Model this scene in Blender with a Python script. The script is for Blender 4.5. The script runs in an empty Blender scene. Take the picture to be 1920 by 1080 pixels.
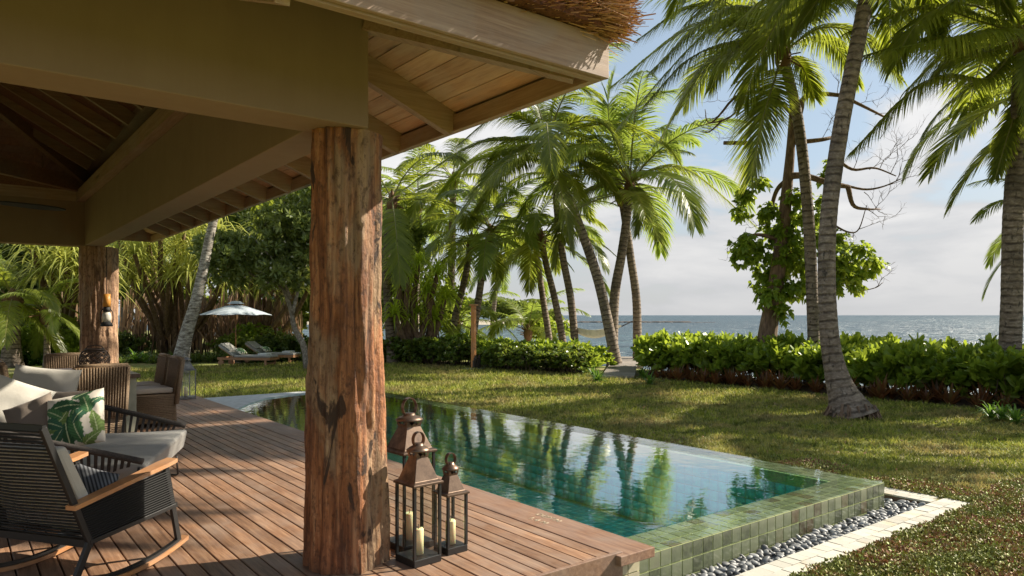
import bpy, bmesh, math, random
import numpy as np
from mathutils import Vector, Matrix, noise
R = math.radians
random.seed(7)
SC = bpy.context.scene
COL = SC.collection
# ------------------------------------------------------------------ camera
FX, HOR, CZ = 1348.0, 591.0, 1.5
YAW = R(37.9)
FW = Vector((math.sin(YAW), math.cos(YAW), 0)); RT = Vector((math.cos(YAW), -math.sin(YAW), 0))
cam = bpy.data.objects.new('camera', bpy.data.cameras.new('camera')); COL.objects.link(cam)
cam.location = (0, 0, CZ); cam.rotation_euler = (R(90), 0, -YAW)
cam.data.sensor_width = 36; cam.data.lens = FX/1920*36; cam.data.shift_y = 51/1920
cam.data.clip_start = .05; cam.data.clip_end = 30000
SC.camera = cam
def P(px, py, d):
    return Vector((0, 0, CZ)) + FW*d + RT*((px-960)/FX*d) + Vector((0, 0, (HOR-py)/FX*d))
def G(px, py, z):
    return P(px, py, (CZ-z)*FX/(py-HOR))
# ------------------------------------------------------------------ light
SUN_AZ, SUN_EL = R(107.5), R(35)
SKY_STRENGTH = .078
SUN_STRENGTH = 5.0
EXPOSURE = .98
W = bpy.data.worlds.new('World'); SC.world = W; W.use_nodes = True
nt = W.node_tree; nt.nodes.clear()
def wn(t, **k):
    n = nt.nodes.new(t)
    for a, b in k.items(): setattr(n, a, b)
    return n
sky = wn('ShaderNodeTexSky', sky_type='NISHITA'); sky.sun_disc = False
sky.sun_elevation = SUN_EL; sky.sun_rotation = SUN_AZ; sky.air_density = 1.0; sky.dust_density = 1.5; sky.ozone_density = 1.2
tc = wn('ShaderNodeTexCoord'); sep = wn('ShaderNodeSeparateXYZ'); nt.links.new(tc.outputs['Generated'], sep.inputs[0])
addz = wn('ShaderNodeMath', operation='ADD'); addz.inputs[1].default_value = .22; 
mx = wn('ShaderNodeMath', operation='MAXIMUM'); mx.inputs[1].default_value = 0.0
nt.links.new(sep.outputs['Z'], mx.inputs[0]); nt.links.new(mx.outputs[0], addz.inputs[0])
dv = wn('ShaderNodeVectorMath', operation='DIVIDE'); cb = wn('ShaderNodeCombineXYZ')
for i in range(3): nt.links.new(addz.outputs[0], cb.inputs[i])
nt.links.new(tc.outputs['Generated'], dv.inputs[0]); nt.links.new(cb.outputs[0], dv.inputs[1])
mp = wn('ShaderNodeMapping'); mp.inputs['Scale'].default_value = (1.0, 1.0, 1.6); mp.inputs['Location'].default_value = (3.1, 1.7, .3)
nt.links.new(dv.outputs[0], mp.inputs[0])
nz = wn('ShaderNodeTexNoise'); nz.inputs['Scale'].default_value = 1.25; nz.inputs['Detail'].default_value = 9; nz.inputs['Roughness'].default_value = .56; nz.inputs['Distortion'].default_value = .25
nt.links.new(mp.outputs[0], nz.inputs['Vector'])
# more cloud low down, thinner overhead
hz = wn('ShaderNodeMapRange'); hz.inputs['From Min'].default_value = .0; hz.inputs['From Max'].default_value = .5
hz.inputs['To Min'].default_value = .14; hz.inputs['To Max'].default_value = -.09; nt.links.new(sep.outputs['Z'], hz.inputs['Value'])
cadd = wn('ShaderNodeMath', operation='ADD'); nt.links.new(nz.outputs['Fac'], cadd.inputs[0]); nt.links.new(hz.outputs[0], cadd.inputs[1])
cr = wn('ShaderNodeValToRGB'); cr.color_ramp.elements[0].position = .495; cr.color_ramp.elements[1].position = .57
nt.links.new(cadd.outputs[0], cr.inputs[0])
cr2 = wn('ShaderNodeValToRGB'); cr2.color_ramp.elements[0].position = .42; cr2.color_ramp.elements[1].position = .62
cr2.color_ramp.elements[0].color = (4.1, 4.25, 4.5, 1); cr2.color_ramp.elements[1].color = (6.3, 6.25, 6.2, 1)
nt.links.new(nz.outputs['Fac'], cr2.inputs[0])
hazeR = wn('ShaderNodeMapRange'); hazeR.inputs['From Min'].default_value = -.02; hazeR.inputs['From Max'].default_value = .2
hazeR.inputs['To Min'].default_value = .92; hazeR.inputs['To Max'].default_value = .0; nt.links.new(sep.outputs['Z'], hazeR.inputs['Value'])
sk = wn('ShaderNodeMix', data_type='RGBA', blend_type='MIX'); sk.inputs[0].default_value = .55
skt = wn('ShaderNodeMix', data_type='RGBA', blend_type='MIX'); skt.inputs[0].default_value = .6
nt.links.new(sky.outputs[0], skt.inputs[6]); skt.inputs[7].default_value = (3.1, 3.85, 4.5, 1)
mxc = wn('ShaderNodeMix', data_type='RGBA'); nt.links.new(cr.outputs[0], mxc.inputs[0]); nt.links.new(skt.outputs[2], mxc.inputs[6]); nt.links.new(cr2.outputs[0], mxc.inputs[7])
mxh = wn('ShaderNodeMix', data_type='RGBA'); nt.links.new(hazeR.outputs[0], mxh.inputs[0]); nt.links.new(mxc.outputs[2], mxh.inputs[6]); mxh.inputs[7].default_value = (4.1, 4.1, 4.12, 1)
bg = wn('ShaderNodeBackground'); bg.inputs['Strength'].default_value = SKY_STRENGTH
nt.links.new(mxh.outputs[2], bg.inputs[0]); out = wn('ShaderNodeOutputWorld'); nt.links.new(bg.outputs[0], out.inputs[0])
sun = bpy.data.objects.new('sun', bpy.data.lights.new('sun', 'SUN')); COL.objects.link(sun)
sun.data.energy = SUN_STRENGTH; sun.data.angle = R(.55); sun.data.color = (1, .91, .75)
SD = Vector((math.sin(SUN_AZ)*math.cos(SUN_EL), math.cos(SUN_AZ)*math.cos(SUN_EL), math.sin(SUN_EL)))
sun.rotation_euler = SD.to_track_quat('Z', 'Y').to_euler(); sun.location = SD*40
SC.view_settings.view_transform = 'Standard'; SC.view_settings.look = 'None'; SC.view_settings.exposure = EXPOSURE
SC.view_settings.gamma = 1; SC.view_settings.use_curve_mapping = False
SC.cycles.max_bounces = 10; SC.cycles.transparent_max_bounces = 24; SC.cycles.diffuse_bounces = 4
SC.cycles.caustics_reflective = False; SC.cycles.caustics_refractive = False
# ------------------------------------------------------------------ mesh helpers
class MB:
    def __init__(s): s.v = []; s.f = []; s.m = []; s.uv = {}; s.sm = []
    def quad(s, a, b, c, d, m=0, sm=False):
        n = len(s.v); s.v += [tuple(a), tuple(b), tuple(c), tuple(d)]; s.f.append((n, n+1, n+2, n+3)); s.m.append(m); s.sm.append(sm); return s
    def poly(s, pts, m=0):
        n = len(s.v); s.v += [tuple(p) for p in pts]; s.f.append(tuple(range(n, n+len(pts)))); s.m.append(m); s.sm.append(False); return s
    def box(s, a, b, m=0):
        x0, y0, z0 = a; x1, y1, z1 = b; n = len(s.v)
        s.v += [(x0,y0,z0),(x1,y0,z0),(x1,y1,z0),(x0,y1,z0),(x0,y0,z1),(x1,y0,z1),(x1,y1,z1),(x0,y1,z1)]
        for f in ((0,3,2,1),(4,5,6,7),(0,1,5,4),(1,2,6,5),(2,3,7,6),(3,0,4,7)):
            s.f.append(tuple(n+i for i in f)); s.m.append(m); s.sm.append(False)
        return s
    def hexa(s, pts, m=0):   # bottom 4 ccw, top 4 ccw
        n = len(s.v); s.v += [tuple(p) for p in pts]
        for f in ((0,3,2,1),(4,5,6,7),(0,1,5,4),(1,2,6,5),(2,3,7,6),(3,0,4,7)):
            s.f.append(tuple(n+i for i in f)); s.m.append(m); s.sm.append(False)
        return s
    def bar(s, a, b, w, h, up=(0,0,1), m=0):
        a = Vector(a); b = Vector(b); t = (b-a).normalized(); up = Vector(up)
        if abs(t.dot(up)) > .98: up = Vector((1,0,0))
        sd = t.cross(up).normalized(); u = sd.cross(t)
        pts = []
        for p in (a, b): pts.append([p - sd*w/2 - u*h/2, p + sd*w/2 - u*h/2, p + sd*w/2 + u*h/2, p - sd*w/2 + u*h/2])
        A, B = pts
        return s.hexa([A[0], A[1], B[1], B[0], A[3], A[2], B[2], B[3]], m)
    def tube(s, pts, rad, seg=8, m=0, cap=True, sm=True, up0=None):
        pts = [Vector(p) for p in pts]; N = len(pts)
        if not hasattr(rad, '__len__'): rad = [rad]*N
        n0 = len(s.v); ref = None; L = 0
        for i, p in enumerate(pts):
            t = (pts[min(i+1, N-1)] - pts[max(i-1, 0)]).normalized()
            if ref is None:
                ref = Vector((1,0,0)) if abs(t.x) < .9 else Vector((0,1,0))
                if up0: ref = Vector(up0)
            ref = (ref - t*ref.dot(t)).normalized(); bn = t.cross(ref)
            if i: L += (p-pts[i-1]).length
            for k in range(seg):
                a = 2*math.pi*k/seg
                s.v.append(tuple(p + (ref*math.cos(a) + bn*math.sin(a))*rad[i])); s.uv[len(s.v)-1] = (k/seg, L)
        for i in range(N-1):
            for k in range(seg):
                a = n0+i*seg+k; b = n0+i*seg+(k+1) % seg
                s.f.append((a, b, b+seg, a+seg)); s.m.append(m); s.sm.append(sm)
        if cap:
            s.f.append(tuple(n0+k for k in reversed(range(seg)))); s.m.append(m); s.sm.append(False)
            s.f.append(tuple(n0+(N-1)*seg+k for k in range(seg))); s.m.append(m); s.sm.append(False)
        return s
    def lathe(s, c, prof, seg=24, m=0, ax=None, cap=True):
        # prof: list of (r, z) around vertical through c
        n0 = len(s.v); c = Vector(c)
        for r, z in prof:
            for k in range(seg):
                a = 2*math.pi*k/seg; s.v.append((c.x+r*math.cos(a), c.y+r*math.sin(a), c.z+z))
        for i in range(len(prof)-1):
            for k in range(seg):
                a = n0+i*seg+k; b = n0+i*seg+(k+1) % seg
                s.f.append((a, b, b+seg, a+seg)); s.m.append(m); s.sm.append(True)
        if cap:
            s.f.append(tuple(n0+k for k in reversed(range(seg)))); s.m.append(m); s.sm.append(False)
            s.f.append(tuple(n0+(len(prof)-1)*seg+k for k in range(seg))); s.m.append(m); s.sm.append(False)
        return s
    def mesh(s, name, mats):
        me = bpy.data.meshes.new(name); me.from_pydata(s.v, [], s.f)
        if not isinstance(mats, (list, tuple)): mats = [mats]
        for m in mats: me.materials.append(m)
        me.polygons.foreach_set('material_index', s.m); me.polygons.foreach_set('use_smooth', s.sm)
        if s.uv:
            ul = me.uv_layers.new(name='UVMap'); li = np.empty(len(me.loops), dtype=np.int32); me.loops.foreach_get('vertex_index', li)
            arr = np.zeros((len(s.v), 2), dtype=np.float32)
            for k, w in s.uv.items(): arr[k] = w
            ul.data.foreach_set('uv', arr[li].ravel())
        me.update(); return me
    def build(s, name, mats, parent=None, bevel=0, loc=None):
        o = bpy.data.objects.new(name, s.mesh(name, mats)); COL.objects.link(o)
        if parent: o.parent = parent
        if loc is not None: o.location = loc
        if bevel:
            md = o.modifiers.new('bevel', 'BEVEL'); md.width = bevel; md.segments = 2; md.limit_method = 'ANGLE'
        return o
def tag(o, label=None, cat=None, group=None, kind=None):
    if label: o['label'] = label
    if cat: o['category'] = cat
    if group: o['group'] = group
    if kind: o['kind'] = kind
    return o
def thing(name, label, cat, loc=(0,0,0), rz=0, group=None, kind=None):
    o = bpy.data.objects.new(name, None); COL.objects.link(o); o.location = loc; o.rotation_euler = (0, 0, rz); o.empty_display_size = .2
    return tag(o, label, cat, group, kind)
def inst(name, me, parent=None, loc=(0,0,0), rot=(0,0,0), sc=(1,1,1)):
    o = bpy.data.objects.new(name, me); COL.objects.link(o); o.parent = parent; o.location = loc; o.rotation_euler = rot
    o.scale = sc if hasattr(sc, '__len__') else (sc,)*3
    return o
def dup(root, loc, rz=0, sc=1, label=None):
    kids = list(root.children)
    r = root.copy(); COL.objects.link(r); r.location = loc; r.rotation_euler = (0, 0, rz); r.scale = (sc,)*3
    if label: r['label'] = label
    for ch in kids:
        c = ch.copy(); COL.objects.link(c); c.parent = r
        for g in ch.children:
            d = g.copy(); COL.objects.link(d); d.parent = c
    return r
def npmesh(name, V, F, mats, smooth=False, midx=None, col=None):
    """V (n,3) float, F (m,k) int, k uniform"""
    me = bpy.data.meshes.new(name); k = F.shape[1]
    me.vertices.add(len(V)); me.vertices.foreach_set('co', np.ascontiguousarray(V, dtype=np.float32).ravel())
    me.loops.add(F.size); me.loops.foreach_set('vertex_index', np.ascontiguousarray(F, dtype=np.int32).ravel())
    me.polygons.add(len(F)); me.polygons.foreach_set('loop_start', np.arange(0, F.size, k, dtype=np.int32)); 
    if smooth: me.polygons.foreach_set('use_smooth', np.ones(len(F), dtype=bool))
    for m in (mats if isinstance(mats, (list, tuple)) else [mats]): me.materials.append(m)
    if midx is not None: me.polygons.foreach_set('material_index', midx.astype(np.int32))
    me.update(calc_edges=True); me.validate(); return me
def npobj(name, V, F, mats, parent=None, **k):
    o = bpy.data.objects.new(name, npmesh(name, V, F, mats, **k)); COL.objects.link(o); o.parent = parent; return o
def bez(p0, p1, p2, n):
    return [p0*(1-t)**2 + p1*2*t*(1-t) + p2*t*t for t in [i/(n-1) for i in range(n)]]
def spline(ps, n):
    """catmull-rom through ps"""
    ps = [Vector(p) for p in ps]
    q = [ps[0]*2-ps[1]] + ps + [ps[-1]*2-ps[-2]]; out = []; S = len(ps)-1
    for i in range(n):
        u = i/(n-1)*S; k = min(int(u), S-1); t = u-k; a, b, c, d = q[k:k+4]
        out.append(.5*((2*b) + (c-a)*t + (2*a-5*b+4*c-d)*t*t + (3*b-a-3*c+d)*t**3))
    return out
# ------------------------------------------------------------------ materials
class NT:
    def __init__(s, name):
        s.m = bpy.data.materials.new(name); s.m.use_nodes = True; s.t = s.m.node_tree
        s.b = s.t.nodes['Principled BSDF']; s.o = s.t.nodes['Material Output']
    def n(s, t, ins=None, **k):
        x = s.t.nodes.new(t)
        for a, b in k.items(): setattr(x, a, b)
        for a, b in (ins or {}).items():
            if hasattr(b, 'is_output'): s.t.links.new(b, x.inputs[a])
            else: x.inputs[a].default_value = b
        return x
    def l(s, a, b): s.t.links.new(a, b)
    def ramp(s, fac, stops, interp='LINEAR'):
        r = s.n('ShaderNodeValToRGB'); e = r.color_ramp.elements; r.color_ramp.interpolation = interp
        while len(e) < len(stops): e.new(.5)
        for i, (p, c) in enumerate(stops): e[i].position = p; e[i].color = (*c, 1) if len(c) == 3 else c
        s.l(fac, r.inputs[0]); return r.outputs[0]
    def noise(s, vec, scale, detail=4, rough=.55, dist=0):
        return s.n('ShaderNodeTexNoise', {'Vector': vec, 'Scale': scale, 'Detail': detail, 'Roughness': rough, 'Distortion': dist}).outputs['Fac']
    def obj(s, sc=(1,1,1), rnd=0, kind='Object'):
        v = s.n('ShaderNodeTexCoord').outputs[kind]
        if rnd:
            oi = s.n('ShaderNodeObjectInfo').outputs['Random']
            mu = s.n('ShaderNodeMath', {0: oi, 1: rnd}, operation='MULTIPLY').outputs[0]
            cbx = s.n('ShaderNodeCombineXYZ', {0: mu, 1: mu, 2: mu}).outputs[0]
            v = s.n('ShaderNodeVectorMath', {0: v, 1: cbx}, operation='ADD').outputs[0]
        return s.n('ShaderNodeMapping', {'Vector': v, 'Scale': sc}).outputs[0]
    def mix(s, f, a, b, mode='MIX'):
        x = s.n('ShaderNodeMix', data_type='RGBA', blend_type=mode)
        for sock, v in ((x.inputs[0], f), (x.inputs[6], a), (x.inputs[7], b)):
            if hasattr(v, 'is_output'): s.l(v, sock)
            else: sock.default_value = v if not hasattr(v, '__len__') else (*v, 1)[:4]
        return x.outputs[2]
    def math(s, op, a, b=0):
        return s.n('ShaderNodeMath', {0: a, 1: b}, operation=op).outputs[0]
    def bump(s, h, st=.3, dist=.01):
        b = s.n('ShaderNodeBump', {'Height': h, 'Strength': st, 'Distance': dist}); s.l(b.outputs[0], s.b.inputs['Normal'])
    def set(s, col=None, rough=None, **k):
        for nme, v in (('Base Color', col), ('Roughness', rough)):
            if v is None: continue
            if hasattr(v, 'is_output'): s.l(v, s.b.inputs[nme])
            else: s.b.inputs[nme].default_value = (*v, 1) if hasattr(v, '__len__') else v
        for a, v in k.items():
            a = a.replace('_', ' ')
            if hasattr(v, 'is_output'): s.l(v, s.b.inputs[a])
            else: s.b.inputs[a].default_value = v
        return s.m
def plain(name, c, rough=.6, **k):
    n = NT(name); v = n.obj((1,1,1), 7); f = n.noise(v, 9, 5)
    col = n.ramp(f, [(.3, tuple(x*.82 for x in c)), (.7, tuple(min(1, x*1.15) for x in c))])
    n.bump(n.noise(v, 60, 4), .12, .004); return n.set(col, rough, **k)
def wood(name, dark, mid, light, grain=(1,1,1), stretch=(14,1,14), rough=.6, knots=0, bump=.25, rndv=.35):
    """grain runs along the axis with the small stretch"""
    n = NT(name); v = n.obj(stretch, 23)
    f1 = n.noise(v, 2.2, 8, .65, .6); f2 = n.noise(v, 9, 6, .6)
    f = n.math('ADD', n.math('MULTIPLY', f1, .7), n.math('MULTIPLY', f2, .3))
    col = n.ramp(f, [(.3, dark), (.5, mid), (.68, light)])
    oi = n.n('ShaderNodeObjectInfo').outputs['Random']
    br = n.n('ShaderNodeMapRange', {'Value': oi, 'To Min': 1-rndv, 'To Max': 1+rndv*.6}).outputs[0]
    col = n.mix(1.0, col, n.n('ShaderNodeCombineColor', {0: br, 1: br, 2: br}).outputs[0], 'MULTIPLY')
    if knots:
        kv = n.obj((stretch[0]*.35, stretch[1]*1.0, stretch[2]*.35), 31)
        vo = n.n('ShaderNodeTexVoronoi', {'Vector': kv, 'Scale': knots, 'Randomness': 1.0}).outputs['Distance']
        kf = n.ramp(vo, [(.06, (1,1,1)), (.12, (.25,.25,.25)), (.2, (0,0,0))])
        col = n.mix(kf, col, tuple(x*.35 for x in dark))
    pt = n.ramp(n.noise(n.obj((1,1,1), 11), 2.1, 5, .65, .6), [(.42, (0,0,0)), (.68, (.5,.5,.5))]); col = n.mix(pt, col, tuple((sum(light)/3*.45+x*.45) for x in light))
    n.bump(f, bump, .006); return n.set(col, rough)
def leafmat(name, c1, c2, c3, trans=.45, rough=.45, tr_col=None, obrnd=True):
    n = NT(name); g = n.n('ShaderNodeNewGeometry').outputs['Random Per Island']
    col = n.ramp(g, [(0, c1), (.5, c2), (1, c3)])
    v = n.n('ShaderNodeTexCoord').outputs['Object']
    nf = n.noise(v, 1.3, 3); col = n.mix(n.ramp(nf, [(.35, (0,0,0)), (.7, (.5,.5,.5))]), col, c3)
    n.set(col, rough); n.b.inputs['Specular IOR Level'].default_value = .35
    tcx = tr_col or tuple(min(1, x*2.2) for x in c3)
    tcol = n.mix(.65, col, tcx)
    tr = n.n('ShaderNodeBsdfTranslucent', {'Color': tcol}).outputs[0]
    ms = n.n('ShaderNodeMixShader', {0: trans}); n.l(n.b.outputs[0], ms.inputs[1]); n.l(tr, ms.inputs[2]); n.l(ms.outputs[0], n.o.inputs[0])
    return n.m
def fres(n, ior, normal=None):
    bf = n.n('ShaderNodeNewGeometry').outputs['Backfacing']
    i = n.n('ShaderNodeMapRange', {'Value': bf, 'To Min': ior, 'To Max': 1/ior}).outputs[0]
    d = {'IOR': i}
    if normal is not None: d['Normal'] = normal
    return n.n('ShaderNodeFresnel', d).outputs[0]
M = {}
M['deck'] = wood('deck_wood', (.085,.040,.020), (.25,.130,.070), (.42,.25,.145), stretch=(16,.9,16), rough=.55, rndv=.38)
M['deck_edge'] = wood('deck_edge_wood', (.11,.052,.030), (.225,.120,.072), (.35,.215,.140), stretch=(14,.9,14), rough=.55, rndv=.1)
M['fascia_x'] = wood('pine_grain_x', (.20,.112,.066), (.335,.208,.132), (.44,.30,.20), stretch=(.8,18,18), rough=.6, knots=.9, rndv=.1)
M['fascia_y'] = wood('pine_grain_y', (.23,.13,.072), (.38,.235,.145), (.48,.33,.215), stretch=(18,.8,18), rough=.6, knots=.9, rndv=.15)
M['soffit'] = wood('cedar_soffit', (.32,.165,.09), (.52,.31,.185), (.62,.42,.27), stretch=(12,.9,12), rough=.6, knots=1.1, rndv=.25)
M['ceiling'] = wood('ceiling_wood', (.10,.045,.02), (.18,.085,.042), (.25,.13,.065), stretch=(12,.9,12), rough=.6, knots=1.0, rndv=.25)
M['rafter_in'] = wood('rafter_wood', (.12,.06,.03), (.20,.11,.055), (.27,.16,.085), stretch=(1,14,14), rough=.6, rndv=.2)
M['teak'] = wood('teak', (.32,.13,.045), (.47,.21,.075), (.58,.29,.11), stretch=(3,3,18), rough=.45, rndv=.1, bump=.1)
M['teak2'] = wood('weathered_teak', (.22,.09,.035), (.33,.15,.06), (.42,.22,.10), stretch=(3,3,14), rough=.55, rndv=.15)
M['table'] = wood('table_wood', (.10,.055,.035), (.19,.105,.068), (.27,.16,.105), stretch=(9,1,9), rough=.4)
M['walk'] = wood('grey_boards', (.16,.13,.11), (.27,.23,.20), (.38,.33,.29), stretch=(1,10,10), rough=.8)
M['post'] = wood('orange_post', (.42,.14,.035), (.60,.24,.06), (.70,.32,.10), stretch=(12,12,1), rough=.5)
n = NT('plaster'); v = n.obj(); f = n.math('ADD', n.math('MULTIPLY', n.noise(v, 2.2, 6, .65), .6), n.math('MULTIPLY', n.noise(n.obj((6,6,.6)), 1.2, 6, .7), .4))
n.bump(n.noise(v, 40, 6), .12, .004); M['plaster'] = n.set(n.ramp(f, [(.3, (.235,.155,.098)), (.7, (.285,.195,.13))]), .85)
# stripped log
def logmat(name, stops, pale, dirt):
    n = NT(name); v = n.obj((7,7,.75)); v2 = n.obj((2.3,2.3,.55)); v3 = n.obj((30,30,1.6))
    fa = n.noise(v, 1.5, 9, .7, .5); fb = n.noise(n.obj((34,34,1.4)), 1.0, 5, .6, .3); f = n.math('ADD', n.math('MULTIPLY', fa, .55), n.math('MULTIPLY', fb, .45)); col = n.ramp(f, list(zip((.34,.44,.54,.66), stops)))
    g = n.noise(v2, 1.4, 5, .6, .8); col = n.mix(n.mix(.5, n.ramp(g, [(.54, (0,0,0)), (.62, (.9,.9,.9))]), n.ramp(g, [(.50, (0,0,0)), (.62, (.9,.9,.9))])), col, n.mix(fb, (.08,.035,.018), pale))
    d = n.noise(n.obj((5,5,1.9)), 1.1, 5, .6, 1.2); col = n.mix(n.ramp(d, [(.60, (0,0,0)), (.635, dirt)]), col, (.028,.013,.008))
    h = n.noise(v3, 1.0, 6, .6); iso = n.noise(n.obj((1,1,.6)), 26, 6, .7); col = n.mix(n.ramp(iso, [(.36, (.7,.7,.7)), (.5, (0,0,0))]), col, (.06,.022,.010)); hh = n.math('ADD', n.math('MULTIPLY', f, .6), n.math('MULTIPLY', iso, .5))
    n.bump(hh, 1.0, .05); return n.set(col, .7)
M['log'] = logmat('stripped_log', [(.035,.011,.005),(.17,.060,.022),(.38,.150,.058),(.66,.38,.20)], (.60,.40,.24), (.92,.92,.92))
M['log_pale'] = logmat('pale_log', [(.10,.05,.028),(.26,.14,.075),(.44,.26,.15),(.62,.42,.27)], (.66,.50,.34), (.45,.45,.45))
n = NT('thatch_straw'); g = n.n('ShaderNodeNewGeometry').outputs['Random Per Island']
M['thatch'] = n.set(n.ramp(g, [(0, (.15,.07,.03)), (.4, (.40,.20,.085)), (1, (.64,.40,.20))]), .8)
n = NT('thatch_bed'); v = n.obj((20,20,20)); M['thatch_bed'] = n.set(n.ramp(n.noise(v, 3, 5), [(.3, (.06,.02,.01)), (.7, (.2,.075,.03))]), .9)
n = NT('pool_tile'); oi = n.n('ShaderNodeObjectInfo').outputs['Random']; v = n.obj((1,1,1), 50)
col = n.ramp(oi, [(0, (.055,.062,.042)), (.3, (.105,.118,.078)), (.6, (.155,.172,.112)), (.87, (.22,.235,.155)), (.93, (.10,.07,.042)), (1, (.07,.052,.036))])
f = n.noise(v, 14, 6, .65, 1.0); col = n.mix(n.ramp(f, [(.4, (0,0,0)), (.75, (.6,.6,.6))]), col, (.23,.26,.15))
n.bump(f, .12, .004); M['tile'] = n.set(col, .16)
def isl_tile(name, stops, rough):
    n = NT(name); g = n.n('ShaderNodeNewGeometry').outputs['Random Per Island']; v = n.obj()
    col = n.ramp(g, stops); f = n.noise(v, 9, 6, .65, 1.0); col = n.mix(n.ramp(f, [(.4, (0,0,0)), (.8, (.5,.5,.5))]), col, tuple(x*1.5 for x in stops[-2][1]))
    return n.set(col, rough)
M['tile_wet'] = M['tile'].copy(); M['tile_wet'].name = 'ledge_tile'
for nd in M['tile_wet'].node_tree.nodes:
    if nd.type == 'VALTORGB' and len(nd.color_ramp.elements) == 6:
        for e_, c_ in zip(nd.color_ramp.elements, [(.13,.15,.095),(.18,.205,.13),(.23,.26,.17),(.30,.325,.22),(.13,.10,.06),(.11,.09,.06)]): e_.color = (*c_, 1)
M['tile_top'] = isl_tile('pool_ledge_tile', [(0, (.13,.18,.09)), (.45, (.20,.26,.13)), (.93, (.28,.34,.18)), (1, (.11,.09,.05))], .12)
M['tile_deep'] = isl_tile('pool_floor_tile', [(0, (.06,.42,.40)), (.4, (.12,.62,.58)), (.8, (.22,.74,.68)), (1, (.40,.76,.58))], .3)
M['grout'] = plain('grout', (.44,.48,.20), .9)
M['cream_tile'] = plain('cream_tile', (.52,.47,.32), .35)
n = NT('kerb_stone'); oi = n.n('ShaderNodeObjectInfo').outputs['Random']; v = n.obj((1,1,1), 60)
c = n.ramp(oi, [(0, (.40,.38,.325)), (.5, (.48,.455,.39)), (1, (.55,.52,.445))]); f = n.noise(v, 20, 6, .65)
c = n.mix(n.ramp(n.noise(v, 5, 4), [(.55, (0,0,0)), (.75, (.7,.7,.7))]), c, (.46,.36,.22)); n.bump(f, .4, .006); M['kerb'] = n.set(c, .85)
n = NT('pebble'); oi = n.n('ShaderNodeObjectInfo').outputs['Random']; g = n.n('ShaderNodeNewGeometry').outputs['Random Per Island']
r = n.math('FRACT', n.math('ADD', oi, g)); v = n.obj((1,1,1), 5)
c = n.ramp(r, [(0, (.075,.077,.08)), (.6, (.19,.195,.20)), (1, (.34,.34,.33))]); n.bump(n.noise(v, 60, 3), .15, .002); M['pebble'] = n.set(c, .5)
M['bed'] = plain('bed_soil', (.03,.03,.028), .95)
M['soil'] = plain('soil', (.13,.08,.05), .95)
# ground: lawn blending into sand near the shore
n = NT('lawn_ground'); v = n.n('ShaderNodeTexCoord').outputs['Object']
f = n.noise(v, .7, 5, .6); f2 = n.noise(v, 11, 6, .7)
g1 = n.ramp(f2, [(.3, (.08,.095,.02)), (.55, (.20,.22,.045)), (.75, (.36,.33,.10))])
col = n.mix(n.ramp(f, [(.48, (0,0,0)), (.66, (.7,.7,.7))]), g1, (.28,.20,.12))
sx = n.n('ShaderNodeSeparateXYZ', {0: v}).outputs
sand = n.ramp(n.noise(v, 8, 5), [(.3, (.42,.36,.27)), (.7, (.52,.46,.36))])
sh = n.n('ShaderNodeMapRange', {'Value': sx[2], 'From Min': -.335, 'From Max': -.45}).outputs[0]
col = n.mix(sh, col, sand); n.bump(f2, .6, .03); M['ground'] = n.set(col, .95)
def bladesmat(name, c1, c2, c3, tr=.35):
    n = NT(name); g = n.n('ShaderNodeNewGeometry').outputs['Random Per Island']; v = n.n('ShaderNodeTexCoord').outputs['Object']
    col = n.ramp(g, [(0, c1), (.45, c2), (.85, c3), (1, (.34,.25,.13))])
    f = n.noise(v, .8, 6, .65); col = n.mix(n.ramp(f, [(.45, (0,0,0)), (.66, (.75,.75,.75))]), col, (.42,.29,.15)); f3 = n.noise(v, 3.5, 5, .7); col = n.mix(n.ramp(f3, [(.38, (.85,.85,.85)), (.54, (0,0,0))]), col, (.06,.085,.016))
    n.set(col, .6); n.b.inputs['Specular IOR Level'].default_value = .25
    t = n.n('ShaderNodeBsdfTranslucent', {'Color': col}).outputs[0]
    ms = n.n('ShaderNodeMixShader', {0: tr}); n.l(n.b.outputs[0], ms.inputs[1]); n.l(t, ms.inputs[2]); n.l(ms.outputs[0], n.o.inputs[0]); return n.m
M['grass'] = bladesmat('grass_blades', (.15,.20,.022), (.33,.37,.05), (.56,.54,.11))
n = NT('red_cover'); g = n.n('ShaderNodeNewGeometry').outputs['Random Per Island']
col = n.ramp(g, [(0, (.17,.08,.04)), (.3, (.38,.17,.09)), (.55, (.46,.27,.15)), (.7, (.26,.26,.06)), (1, (.38,.50,.08))])
v = n.n('ShaderNodeTexCoord').outputs['Object']; pf = n.noise(v, 2.6, 5, .6); col = n.mix(n.ramp(pf, [(.44, (0,0,0)), (.58, (.85,.85,.85))]), col, n.ramp(g, [(0, (.12,.15,.03)), (.6, (.24,.28,.05)), (1, (.36,.36,.10))])); M['cover'] = n.set(col, .6)
M['frond'] = leafmat('palm_leaflet', (.075,.11,.016), (.12,.155,.022), (.19,.21,.04), .52, .3, (.56,.62,.06))
M['frond_far'] = leafmat('palm_leaflet_far', (.07,.105,.022), (.11,.15,.03), (.18,.21,.055), .52, .35, (.60,.66,.12))
M['frond_y'] = leafmat('palm_leaflet_yellow', (.09,.145,.022), (.155,.21,.035), (.25,.28,.06), .52, .35, (.46,.58,.08))
M['rachis'] = plain('rachis', (.20,.19,.05), .5)
M['leaf_dark'] = leafmat('leaf_dark', (.045,.075,.018), (.08,.12,.028), (.14,.19,.045), .35, .35, (.28,.34,.05))
M['leaf_lime'] = leafmat('lime_leaf', (.20,.30,.02), (.32,.43,.03), (.46,.55,.06), .55, .35, (.75,.85,.06))
M['leaf_frangi'] = leafmat('frangipani_leaf', (.09,.13,.04), (.15,.20,.06), (.25,.29,.11), .35, .22, (.36,.42,.08))
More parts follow.
